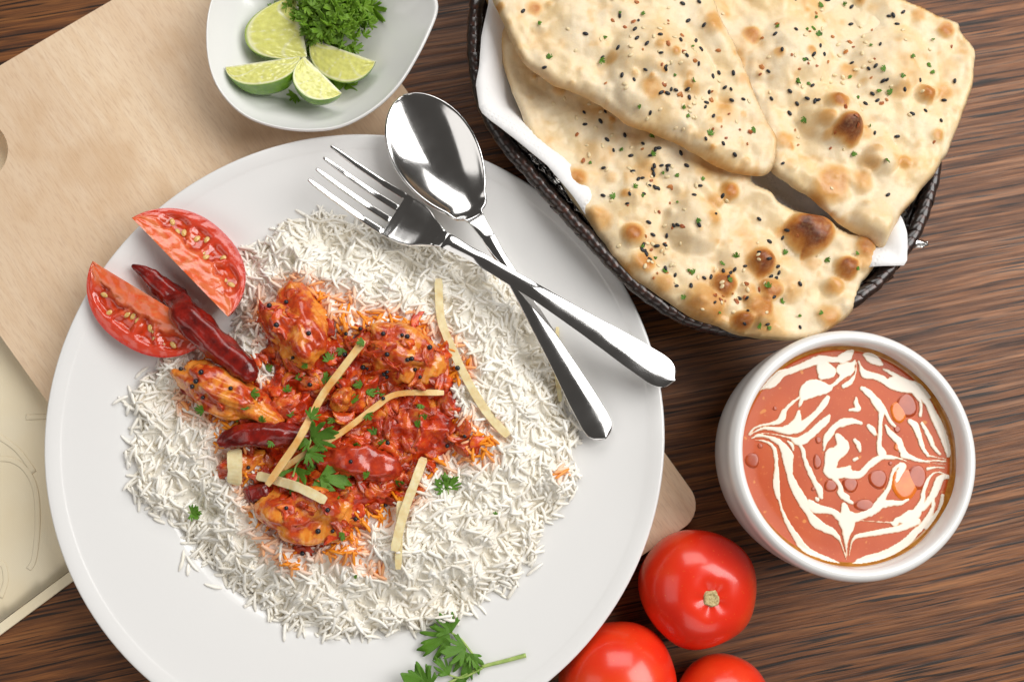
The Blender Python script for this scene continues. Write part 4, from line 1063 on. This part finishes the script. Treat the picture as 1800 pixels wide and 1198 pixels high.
# paper napkin in the basket
ZN = .0535
NPX = [(862, -60), (858, 20), (846, 75), (842, 130), (836, 160), (843, 205), (862, 222), (905, 255), (960, 300), (1010, 360), (1060, 415), (1110, 470), (1135, 500), (1250, 520), (1400, 500), (1500, 474), (1582, 472), (1582, 440), (1581, 380), (1560, 300), (1520, 150), (1450, 0), (1300, -90), (1000, -100)]
NW = polyw(NPX, ZN); NWs = []
for i in range(len(NW)):
    a, b = NW[i], NW[(i + 1) % len(NW)]
    for t in (0, .25, .5, .75): NWs.append(a + (b - a) * t)
NWs = np.array(NWs)
NA = np.concatenate([smooth_poly(polyw(q, ZN), 8, False) for q in ([(862, -60), (860, 0), (848, 75), (838, 140), (843, 205), (870, 230), (905, 255), (955, 300), (1000, 348)], [(1545, 473), (1582, 472), (1582, 425)])])
def nz(x, y, d):
    w = np.zeros_like(x)
    for a, b in NA: w = np.maximum(w, np.exp(-((x - a) ** 2 + (y - b) ** 2) / .020 ** 2))
    w = w * np.exp(-(np.maximum(d - .009, 0) / .009) ** 2)
    return ZN + .0078 * w - .010 * (1 - w) - .002 * (1 - np.exp(-np.maximum(d - .004, 0) / .03)) + .0009 * fbm(x, y, .03, 3, 3.) + .0006 * fbm(x, y, .008, 2, 4.)
V, F, x, y, d = field(NWs, .0022, nz, None)
o = obj('paper_napkin', mesh('paper_napkin', V, F), PAPER, label='white embossed paper napkin lining the bread basket under the naan', cat='napkin'); solid(o, .0005, 0)

# ------------------------------------------------------------------ naan breads
def naan(outline, bubbles, zb, label, seed, thick=.0040, nseeds=(40, 40, 26, 26), box=None, tilt=(0, 0)):
    z0 = zb; P = smooth_poly(polyw(outline, z0 + .002), 5)
    P = P + .0014 * np.c_[fbm(P[:, 0], P[:, 1], .010, 4, seed), fbm(P[:, 1], P[:, 0], .010, 4, seed + 1)]
    rb = random.Random(int(seed)); bubbles = list(bubbles) + [(rb.uniform(min(o[0] for o in outline), max(o[0] for o in outline)), rb.uniform(-20, max(o[1] for o in outline)), rb.uniform(6, 16), rb.uniform(.6, 2.2), rb.choice((0, 0, .14, .25, .38, .5))) for _ in range(70)]
    ctr = P.mean(0)
    B = [(at(u, v, z0 + .006), r * K, h * .001, t) for u, v, r, h, t in bubbles]
    def basez(x, y): return z0 + tilt[0] * (x - ctr[0]) + tilt[1] * (y - ctr[1]) + .0026 * fbm(x, y, .055, 2, seed + 5)
    def top(x, y, d):
        e = np.clip(d / .006, 0, 1); z = basez(x, y) + thick * np.sqrt(np.maximum(1 - (1 - e) ** 2, 0)) * (1 - .55 * np.clip((d - .008) / .010, 0, 1))
        bump = .0062 * fbm(x, y, .030, 3, seed + 8) + .0016 * fbm(x, y, .007, 3, seed + 9)
        z = z + bump * np.clip(d / .006, 0, 1)
        for p, r, h, t in B:
            q = np.hypot(x - p.x, y - p.y) / r * (1 + .18 * fbm(x, y, .02, 2, seed + p.x * 40)); z = z + .85 * h * np.clip(1 - q ** 2.4, 0, 1) * np.clip(d / .003, 0, 1)
        return z
    def bot(x, y, d): return basez(x, y) - .0016 * np.clip(d / .003, 0, 1)
    V, F, x, y, d = field(P, .0011, top, bot); me = mesh('naan', V, F)
    toast = .14 * np.clip(1 - d / .004, 0, 1) * np.clip(.7 + 2.2 * fbm(x, y, .03, 3, seed + 3), 0, 2) + np.clip(fbm(x, y, .016, 4, seed + 12) - .16, 0, 1) * .5 + np.clip(fbm(x, y, .007, 3, seed + 17) - .30, 0, 1) * .5
    for p, r, h, t in B:
        q = np.hypot(x - p.x, y - p.y) / r; q = q * (1 + .55 * fbm(x, y, .011, 4, seed + 30)); toast = np.maximum(toast, t * .84 * np.clip((1.0 - q) * 1.8, 0, 1) ** .8 * (1 + .25 * fbm(x, y, .006, 3, seed + 31)))
    attr(me, 'toast', toast)
    t_ = obj('naan_bread', me, NAAN, label=label, cat='naan', group='naan breads in the basket'); global _b
    SURF.clear(); add_surf(V, F[:len(F)]); bvh()
    return t_, P
def sprinkle(parent, region, counts, seed, avoid=None, clusters=()):
    rg = random.Random(seed); mx = min(u for u, v in region), max(u for u, v in region), min(v for u, v in region), max(v for u, v in region)
    RPn = np.array(region, float)
    def pick():
        while True:
            if clusters and rg.random() < .55:
                c = clusters[rg.randrange(len(clusters))]; u, v = rg.gauss(c[0], c[2]), rg.gauss(c[1], c[2])
            else: u, v = rg.uniform(mx[0], mx[1]), rg.uniform(max(mx[2], -30), mx[3])
            d = sdist(RPn, np.array([u]), np.array([v]))[0]
            if d < 16 or (avoid is not None and sdist(avoid, np.array([u]), np.array([v]))[0] > -4): continue
            return u, v
    def bits(name, me, m, n, lift, smin, smax):
        for _ in range(n):
            u, v = pick(); p, nn = hit(u, v); a = rg.uniform(0, 6.28); x = nn.orthogonal().normalized(); x = Matrix.Rotation(a, 3, nn) @ x; y = nn.cross(x)
            o = obj(name, me[rg.randrange(len(me))], m, parent); k = rg.uniform(smin, smax)
            o.matrix_world = Matrix(((x.x, y.x, nn.x, p.x + nn.x * lift), (x.y, y.y, nn.y, p.y + nn.y * lift), (x.z, y.z, nn.z, p.z + nn.z * lift), (0, 0, 0, 1))) @ Matrix.Scale(k, 4)
    bits('nigella_seed', SN, NIGEL, counts[0], .0003, .85, 1.2); bits('sesame_seed', SS_, SESAM, counts[1], .0002, .8, 1.15); bits('chili_flake', SF, FLAKE, counts[3], .0003, .5, 1.15)
    for _ in range(counts[2]):
        u, v = pick(); fleck(u, v, rg.uniform(.0014, .0034), parent, None, .0005)
V, F = ico(2); SN = [mesh('nigella_seed', V * np.array((.00135, .00075, .0006)) * (1 - .25 * V[:, :1]), F)]; SS_ = [mesh('sesame_seed', V * np.array((.0013, .0008, .00045)) * (1 - .2 * V[:, :1]), F)]
SF = []
for q in range(4):
    SF.append(mesh('chili_flake', np.array([np.array(v) * np.array((.0014, .0009, .0004)) * (1 + .5 * mnoise.noise(Vector(v) * 2 + Vector((q * 9, 0, 0)))) for v in V]), F, False))

A_PX = [(858, -40), (866, 20), (878, 85), (903, 165), (935, 245), (985, 318), (1030, 378), (1065, 430), (1098, 478), (1135, 505), (1175, 533), (1220, 560), (1290, 583), (1355, 596), (1405, 596), (1444, 588), (1473, 569), (1499, 548), (1509, 522), (1516, 498), (1537, 474), (1545, 450), (1541, 426), (1521, 411), (1499, 406), (1478, 398), (1450, 380), (1402, 370), (1368, 352), (1355, 336), (1322, 320), (1318, 300), (1290, 200), (1250, 100), (1200, 0), (1150, -60), (1000, -80)]
A_B = [(1428, 403, 46, 11, 1.0), (1342, 458, 30, 7, .88), (1320, 452, 62, 6, .12), (1112, 411, 24, 6, .72), (1130, 460, 24, 3, .58), (1167, 499, 26, 2, .42), (1275, 499, 26, 7, .82), (1236, 535, 42, 7, .52), (1305, 562, 20, 7, .80), (1016, 307, 26, 3, .52), (1055, 378, 26, 1, .42), (1283, 338, 20, 4, .66), (1220, 400, 55, 7, .06), (1161, 264, 50, 6, .03), (1360, 506, 25, 7, .82), (1335, 540, 32, 7, .72), (1320, 513, 20, 4, .4), (1492, 464, 23, 7, .86), (1528, 429, 23, 4, .68), (1525, 455, 23, 4, .45), (1460, 554, 24, 3, .5), (1347, 567, 38, 2, .32), (1396, 506, 28, 3, .3), (1251, 387, 16, 2, .42), (1434, 458, 16, 1, .25), (1470, 500, 20, 4, .42), (1140, 300, 26, 1, .28), (1040, 260, 30, 2, .15)]
B_PX = [(850, -60), (862, -5), (882, 45), (903, 85), (925, 118), (950, 138), (973, 150), (1033, 172), (1067, 190), (1100, 213), (1133, 227), (1183, 245), (1233, 270), (1267, 287), (1300, 298), (1333, 303), (1357, 297), (1370, 275), (1373, 247), (1360, 213), (1333, 160), (1300, 90), (1273, 40), (1253, 0), (1225, -60), (1050, -110)]
B_B = [(1167, 127, 100, 12, .03), (1140, 163, 27, 3, .5), (1253, 33, 26, 1, .46), (1310, 133, 16, 1, .32), (1220, 157, 14, 1, .28), (1273, 230, 55, 6, .03), (940, 13, 18, 1, .55), (1155, 130, 13, 1, .3), (1205, 185, 16, 1, .25), (1010, 60, 70, 5, 0)]
C_PX = [(1200, -60), (1225, 0), (1262, 75), (1300, 150), (1332, 215), (1350, 255), (1352, 285), (1359, 299), (1380, 316), (1415, 338), (1443, 362), (1468, 383), (1499, 404), (1525, 416), (1556, 432), (1568, 410), (1591, 372), (1619, 337), (1643, 309), (1661, 277), (1685, 228), (1696, 196), (1712, 158), (1715, 116), (1718, 84), (1691, 52), (1688, 38), (1661, 28), (1626, 13), (1591, -2), (1500, -50), (1380, -80)]
C_B = [(1470, 184, 23, 5, .68), (1447, 210, 19, 4, .5), (1489, 231, 32, 9, .98), (1464, 196, 60, 8, .08), (1631, 163, 21, 6, .75), (1671, 46, 20, 3, .75), (1324, 58, 20, 1, .5), (1496, 116, 18, 1, .42), (1587, 154, 20, 2, .28), (1666, 154, 22, 1, .45), (1650, 237, 16, 2, .5), (1464, 322, 44, 3, .5), (1517, 315, 25, 3, .45), (1531, 287, 20, 3, .32), (1552, 273, 38, 7, .03), (1538, 389, 42, 6, .03), (1622, 21, 18, 1, .36), (1380, 242, 18, 2, .42), (1529, 233, 18, 1, .32), (1398, 105, 85, 7, 0), (1573, 95, 75, 7, 0), (1300, 80, 30, 2, .2)]
aB, aA = np.array(B_PX, float), np.array(A_PX, float)
n1_, PA = naan(A_PX, A_B, .0545, 'wide blistered naan hanging over the basket edge above the soup cup', 3., tilt=(0, 0))
sprinkle(n1_, A_PX, (80, 60, 34, 30), 5, aB, ((1060, 220, 30), (1110, 290, 40), (1160, 440, 34), (1250, 520, 40), (1200, 330, 45), (1340, 480, 60)))
n3_, PC_ = naan(C_PX, C_B, .0580, 'broad naan with browned bubbles reaching past the basket towards bare table', 21., thick=.0038)
sprinkle(n3_, C_PX, (48, 40, 28, 30), 6, aB, ((1400, 120, 45), (1540, 110, 45), (1460, 60, 50), (1560, 170, 50)))
n2_, PB = naan(B_PX, B_B, .0690, 'smooth pale naan lying on top of the other breads', 12., tilt=(-.03, .05))
sprinkle(n2_, B_PX, (50, 44, 14, 28), 7, None, ((1170, 90, 40), (1200, 150, 45), (1130, 60, 60), (1260, 220, 40)))

# ------------------------------------------------------------------ soup cup
ZC = .072
cz = np.array([(480, 85), (600, 60), (740, 57), (870, 85), (1000, 160), (1120, 300), (1190, 430), (1220, 580), (1215, 680), (1180, 810), (1110, 940), (1010, 1040), (900, 1100), (750, 1137), (600, 1120), (480, 1072), (163, 500), (165, 620), (190, 740), (240, 860), (310, 945)]) / 2.444 + [1220, 560]
rim = polyw(cz, ZC); A = np.c_[2 * rim, np.ones(len(rim))]; sol = np.linalg.lstsq(A, (rim ** 2).sum(1), rcond=None)[0]; UC = sol[:2]; UR = math.sqrt(sol[2] + UC @ UC)
pr = [(.02, .006), (.45, .006), (.66, .0095), (.80, .022), (.862, .040), (.885, .056), (.893, .066), (.905, .0705), (.935, .0725), (.972, .0720), (1.0, .0695), (1.005, .066), (1.0, .060), (.992, .048), (.955, .032), (.86, .016), (.70, .0045), (.60, .001), (.56, 0), (.52, 0), (.50, .0015), (.02, .0018)]
V, F = lathe(profile([(r * UR, z) for r, z in pr], 4), 128)
obj('soup_cup', mesh('soup_cup', V, F), CUPM, label='deep round white cup of tomato soup standing on the table', cat='cup', loc=(UC[0], UC[1], .0002))
ZS = .0612; SR = .888 * UR
soup = thing('tomato_soup', 'orange red tomato soup with a cream spider-web swirl in the white cup', 'soup', loc=(UC[0], UC[1], ZS))
V, F = lathe([(.0001, 0), (SR * .3, 0), (SR * .6, 0), (SR * .85, 0), (SR * .95, .0001), (SR * .985, .0005), (SR * 1.0, .0012), (SR * 1.0, -.004), (.0001, -.004)], 96)
obj('surface', mesh('soup_surface', V, F), SOUP, soup)
CRM_Q = [(1290, 600, [
  [(240, 530, 20), (300, 480, 50), (390, 440, 110), (440, 380, 130), (500, 340, 90), (620, 300, 75), (740, 250, 80), (850, 205, 95), (930, 180, 80), (1040, 190, 70), (1140, 180, 70), (1198, 150, 110)], [(930, 240, 120), (960, 300, 180), (1010, 320, 130), (920, 370, 70)],
  [(1198, 290, 150), (1160, 330, 110), (1130, 380, 60), (1080, 430, 45), (1030, 470, 45), (1000, 490, 80), (920, 490, 150), (830, 490, 190), (760, 540, 150), (720, 600, 60), (700, 650, 45), (685, 690, 12)],
  [(690, 590, 30), (620, 640, 40), (560, 700, 45), (530, 740, 60), (510, 800, 80), (470, 840, 60), (400, 862, 40), (300, 880, 28), (220, 910, 25), (170, 960, 25), (155, 990, 15)],
  [(685, 740, 40), (680, 800, 70), (650, 870, 110), (600, 920, 120), (500, 930, 70), (400, 915, 45), (300, 915, 30), (220, 950, 20), (170, 985, 20)], [(990, 590, 55), (960, 640, 75), (900, 720, 70), (840, 780, 70), (760, 850, 80), (690, 900, 110), (640, 940, 70)],
  [(1005, 780, 40), (960, 840, 85), (900, 890, 90), (850, 940, 90), (790, 990, 90), (720, 1040, 100), (660, 1045, 80), (600, 1015, 35), (520, 995, 20), (420, 975, 15), (320, 965, 10), (220, 985, 10)],
  [(190, 1015, 20), (260, 990, 30), (350, 1000, 35), (430, 1030, 60), (490, 1070, 70), (530, 1120, 90), (560, 1180, 120), (570, 1198, 125)], [(570, 1050, 25), (610, 1090, 40), (625, 1140, 25)], [(230, 1035, 10), (310, 1045, 20), (390, 1080, 35), (430, 1140, 45), (440, 1198, 48)],
  [(700, 1090, 40), (725, 1140, 50), (740, 1198, 50)], [(1170, 840, 80), (1060, 900, 70), (1010, 970, 90), (970, 1030, 70), (955, 1090, 40), (950, 1140, 25)], [(1090, 990, 60), (1130, 1050, 110), (1150, 1110, 140), (1080, 1180, 140)]]),
 (1480, 600, [
  [(0, 180, 110), (60, 140, 100), (100, 110, 60)], [(0, 300, 130), (60, 280, 110), (110, 240, 60), (135, 200, 20)], [(20, 470, 50), (70, 440, 60), (110, 400, 50), (140, 340, 25), (150, 280, 12), (150, 220, 10)], [(240, 140, 50), (300, 170, 110), (370, 210, 90), (420, 240, 40)],
  [(175, 200, 20), (200, 270, 40), (240, 340, 90), (330, 360, 80), (420, 390, 80), (480, 430, 90), (560, 440, 150), (660, 470, 140), (760, 490, 130), (830, 560, 90), (900, 640, 80), (950, 740, 90), (1000, 840, 100), (1050, 950, 95), (1085, 1050, 85), (1110, 1130, 70), (1120, 1198, 50)],
  [(440, 290, 30), (520, 330, 50), (600, 380, 60), (680, 420, 60), (780, 450, 60), (860, 510, 60), (910, 580, 60)], [(760, 540, 50), (820, 620, 40), (835, 700, 35), (825, 780, 40)],
  [(210, 490, 50), (270, 530, 80), (330, 590, 80), (380, 660, 110), (420, 720, 80), (410, 800, 55), (405, 900, 50), (400, 1000, 55), (395, 1100, 65), (420, 1170, 100)], [(440, 700, 50), (480, 780, 45), (520, 850, 45), (560, 890, 30)],
  [(460, 880, 30), (500, 950, 60), (560, 1010, 80), (600, 1050, 80), (630, 1130, 80), (680, 1198, 70)], [(720, 840, 60), (770, 880, 80), (800, 950, 70), (830, 1050, 55), (860, 1130, 50), (900, 1180, 40)], [(840, 860, 40), (880, 920, 50), (930, 1020, 60), (970, 1110, 50), (1030, 1180, 40)],
  [(150, 590, 30), (150, 650, 60), (170, 710, 60), (80, 720, 30)], [(0, 860, 90), (70, 840, 80), (140, 840, 60), (200, 860, 45)], [(280, 890, 50), (320, 930, 70), (350, 970, 45)], [(140, 1040, 50), (175, 1090, 60), (190, 1150, 40)]]),
 (1290, 800, [
  [(445, 0, 48), (450, 100, 45), (450, 200, 65), (450, 300, 75), (460, 400, 60), (485, 490, 30), (510, 580, 35), (550, 680, 50), (600, 770, 60), (660, 860, 75), (710, 940, 85), (790, 1010, 75), (880, 1050, 55), (970, 1090, 60), (1050, 1130, 70), (1140, 1165, 40)],
  [(565, 0, 130), (575, 100, 100), (590, 200, 75), (620, 290, 90), (660, 370, 100), (710, 450, 110), (750, 540, 90), (800, 620, 70), (860, 700, 110), (950, 760, 90), (1050, 810, 70), (1110, 880, 35), (1140, 950, 20), (1170, 1040, 12), (1190, 1110, 8)],
  [(800, 490, 60), (850, 550, 110), (940, 570, 80), (1040, 590, 70), (1100, 640, 80), (1140, 700, 60), (1170, 800, 50)], [(735, 0, 45), (770, 100, 55), (820, 210, 65), (860, 290, 60), (900, 350, 80), (915, 420, 60), (930, 450, 20)], [(870, 450, 36), (885, 468, 36)],
  [(1040, 0, 170), (1020, 90, 140), (1010, 170, 130), (1080, 190, 120), (1198, 170, 110)], [(1060, 240, 60), (1120, 320, 50), (1130, 400, 80), (1198, 440, 60)], [(1160, 520, 60), (1170, 620, 100), (1175, 720, 90), (1175, 820, 70)]]),
 (1480, 800, [
  [(0, 170, 100), (60, 200, 90), (140, 205, 90), (200, 190, 80), (260, 130, 70), (340, 60, 80), (420, 20, 60), (520, 20, 50), (600, 30, 25), (680, 60, 15), (720, 85, 10)], [(60, 140, 40), (80, 125, 45)], [(130, 45, 40), (160, 30, 40)], [(640, 0, 60), (720, 20, 60), (800, 50, 40), (880, 60, 25), (980, 55, 20), (1090, 60, 25)],
  [(900, 0, 30), (1000, 20, 15), (1100, 40, 15)], [(900, 140, 40), (1000, 125, 20), (1080, 130, 15)], [(870, 70, 10), (1000, 85, 10), (1090, 95, 8)], [(650, 110, 70), (610, 180, 80), (580, 260, 50), (575, 290, 20)],
  [(620, 90, 40), (550, 150, 45), (520, 230, 40), (500, 320, 50), (460, 400, 60), (420, 460, 80), (400, 510, 110), (330, 580, 90), (240, 620, 80), (160, 650, 90), (90, 650, 130)], [(700, 460, 30), (620, 500, 50), (530, 500, 70), (430, 510, 90)],
  [(30, 530, 60), (40, 600, 100), (50, 680, 180), (60, 760, 130), (50, 830, 80), (45, 900, 50), (45, 970, 25), (55, 1060, 10)], [(0, 440, 40), (60, 470, 50), (110, 500, 40)],
  [(180, 685, 12), (300, 690, 12), (420, 700, 14), (510, 705, 25), (560, 715, 70), (580, 680, 60), (640, 670, 90), (720, 640, 130), (780, 610, 110), (820, 540, 80), (850, 460, 60), (860, 380, 50), (880, 320, 45), (910, 250, 40), (950, 200, 30), (1010, 175, 20), (1090, 195, 12)],
  [(75, 1060, 10), (90, 980, 15), (110, 900, 25), (160, 850, 50), (260, 830, 55), (380, 810, 60), (500, 790, 65), (600, 770, 70), (700, 730, 80), (790, 690, 80)], [(850, 560, 60), (900, 500, 70), (950, 430, 80), (990, 350, 90), (1020, 270, 90), (1060, 230, 60), (1110, 225, 50)],
  [(960, 450, 50), (960, 540, 50), (930, 620, 60), (880, 690, 60), (830, 760, 70), (760, 820, 80), (700, 890, 90), (620, 950, 90), (520, 1010, 90), (400, 1060, 90), (280, 1090, 90), (190, 1120, 80), (120, 1150, 40)], [(1060, 420, 40), (1040, 520, 40), (1000, 600, 40), (940, 680, 60), (880, 760, 50)]])]
CRM = [[((ox + x / 5.99 - 1220) * 2.444, (oy + y / 5.99 - 560) * 2.444, w / 5.99 * 2.444) for x, y, w in rb] for ox, oy, q in CRM_Q for rb in q]
res = .00030; ng = int(2 * SR / res) + 2
X, Y = np.meshgrid((np.arange(ng) - ng / 2) * res, (np.arange(ng) - ng / 2) * res, indexing='ij'); FLD = np.full(X.shape, -1.0)
def zs5(x, y): p = at(1220 + x / 2.444, 560 + y / 2.444, ZS + .0004); return p.x - UC[0], p.y - UC[1]
zk = px(1490, 800, ZS) / 2.444
for rb in CRM:
    C = smooth_poly(np.array(rb, float), 6, False) 
    for (x0, y0, w0), (x1, y1, w1) in zip(C[:-1], C[1:]):
        ax_, ay_ = zs5(x0, y0); bx_, by_ = zs5(x1, y1); w = max(w0, w1) * zk
        i0, i1 = [int(np.clip(q / res + ng / 2, 0, ng - 1)) for q in (min(ax_, bx_) - w, max(ax_, bx_) + w)]; j0, j1 = [int(np.clip(q / res + ng / 2, 0, ng - 1)) for q in (min(ay_, by_) - w, max(ay_, by_) + w)]
        sx, sy = X[i0:i1 + 1, j0:j1 + 1], Y[i0:i1 + 1, j0:j1 + 1]; dx, dy = bx_ - ax_, by_ - ay_
        t = np.clip(((sx - ax_) * dx + (sy - ay_) * dy) / (dx * dx + dy * dy + 1e-14), 0, 1); dd = np.hypot(sx - ax_ - t * dx, sy - ay_ - t * dy)
        v = (w0 + (w1 - w0) * t) * zk * .5 - dd; FLD[i0:i1 + 1, j0:j1 + 1] = np.maximum(FLD[i0:i1 + 1, j0:j1 + 1], v)
FLD = FLD + .00034 * fbm(X, Y, .0014, 4, 4.) + .00012
FLD[np.hypot(X, Y) > SR * .985] = -1
ok = FLD > 0; cell = ok[:-1, :-1] & ok[1:, :-1] & ok[1:, 1:] & ok[:-1, 1:]
used = np.zeros(X.shape, bool)
for a, b in ((0, 0), (1, 0), (1, 1), (0, 1)): used[a:ng - 1 + a, b:ng - 1 + b] |= cell
idx = -np.ones(X.shape, int); idx[used] = np.arange(used.sum()); i, j = np.nonzero(cell)
zz = np.minimum(np.sqrt(np.maximum(FLD[used], 0) * .0003), .0004) + .00004 + np.clip((np.hypot(X[used], Y[used]) / SR - .95) / .05, 0, 1) * .0006
me = mesh('cream', np.c_[X[used], Y[used], zz], np.c_[idx[i, j], idx[i + 1, j], idx[i + 1, j + 1], idx[i, j + 1]]); attr(me, 'edge', np.clip(FLD[used] / .0012, 0, 1))
obj('cream_swirl', me, CREAM, soup)
V = []; F = []; nr = 120
for k in range(nr):
    a = 2 * math.pi * k / nr; w = .0006 + .0016 * max(0, .35 + mnoise.noise(Vector((math.cos(a) * 2.2, math.sin(a) * 2.2, 3)))) * (1 + .6 * math.cos(a - .3))
    for q, (dr_, dz_) in enumerate(((-.0016, .0004), (-.0004, .0011), (.0, .0014 + w), (.0012, .0014 + w))):
        V.append(((SR + dr_) * math.cos(a), (SR + dr_) * math.sin(a), dz_))
for k in range(nr):
    for q in range(3): a, b = k * 4 + q, ((k + 1) % nr) * 4 + q; F.append((a, a + 1, b + 1, b))
obj('oily_edge', mesh('oily_edge', V, F), OILB, soup)
def drop_(x, y, rx, ry, m, nm, lab=None):
    cx_, cy_ = zs5(x, y); V = []; F = []; n = 24
    for q, (rr, z) in enumerate(((1, .0001), (.93, .00036), (.7, .00041), (.35, .00042))):
        for k in range(n): a = 2 * math.pi * k / n; w = 1 + .05 * math.sin(3 * a + x); V.append((cx_ + rx * zk * rr * w * math.cos(a), cy_ + ry * zk * rr * w * math.sin(a), z))
    V.append((cx_, cy_, .00042))
    for q in range(3):
        for k in range(n): F.append((q * n + k, q * n + (k + 1) % n, (q + 1) * n + (k + 1) % n, (q + 1) * n + k))
    for k in range(n): F.append((3 * n + k, 3 * n + (k + 1) % n, 4 * n))
    obj(nm, mesh(nm, V, F), m, soup)
for x, y, rx, ry in ((250, 608, 31, 32), (535, 520, 13, 15), (530, 614, 18, 32), (587, 717, 28, 26), (672, 712, 34, 32), (791, 688, 41, 41), (733, 800, 44, 26), (915, 372, 46, 52), (960, 680, 42, 52), (874, 474, 14, 15), (845, 620, 9, 9), (348, 384, 9, 9), (512, 730, 8, 9), (285, 545, 11, 11)):
    drop_(x, y, rx, ry, OIL, 'oil_drop')
for x, y, rx, ry in ((905, 710, 58, 66), (880, 400, 36, 46), (877, 550, 17, 18)):
    drop_(x, y, rx, ry, OILO, 'orange_oil_spot')

# ------------------------------------------------------------------ whole tomatoes
def tomato(u, v, rpx, label, seed, scar=None, tilt=(0., 0.), squash=.88):
    r = rpx * px(u, v, .03); c = at(u, v, r * squash * 1.0); rg = random.Random(seed); V, F = ico(6); out = []
    ph = rg.random() * 6
    for p in V:
        th = math.atan2(p[1], p[0]); rr = math.hypot(p[0], p[1]); k = 1 + .012 * rr * math.cos(5 * th + ph) + .018 * rr * math.cos(3 * th + ph * 2) + .03 * mnoise.noise(Vector(p) * 1.5 + Vector((seed, 0, 0)))
        z = p[2] * squash
        if p[2] > 0: z -= .17 * math.exp(-(rr / .34) ** 2) * squash * (1 + .08 * math.cos(5 * th + ph))
        out.append((p[0] * k * r, p[1] * k * r, z * r))
    root = thing('whole_tomato', label, 'tomato', 'whole red tomatoes on the table', loc=c); root.rotation_euler = (tilt[0], tilt[1], rg.random())
    obj('flesh', mesh('tomato', out, F), TOM, root)
    zt_ = (squash - .17 * squash) * r
    V, F = lathe([(.0001, zt_ + .0007), (.0012, zt_ + .0010), (.0021, zt_ + .0006), (.0029, zt_ + .0016), (.0036, zt_ + .0014), (.0042, zt_ + .0004)], 20)
    V = [(x * (1 + .15 * math.sin(5 * math.atan2(y, x))), y * (1 + .12 * math.cos(4 * math.atan2(y, x))), z) for x, y, z in V]
    obj('stem_scar', mesh('stem_scar', V, F), SCAR, root); return root
tomato(1226, 1033, 103, 'ripe red tomato with its tan stem scar up, touching the soup cup shadow', 1, tilt=(R(6), R(-2)))
tomato(1086, 1196, 103, 'ripe red tomato tucked against the dinner plate edge', 2, tilt=(R(165), R(14)))
tomato(1272, 1240, 88, 'smaller red tomato lying farthest from the board, beside two others', 3, tilt=(R(170), R(-12)))

# shading normals of closed meshes are left to Blender; nothing below this line
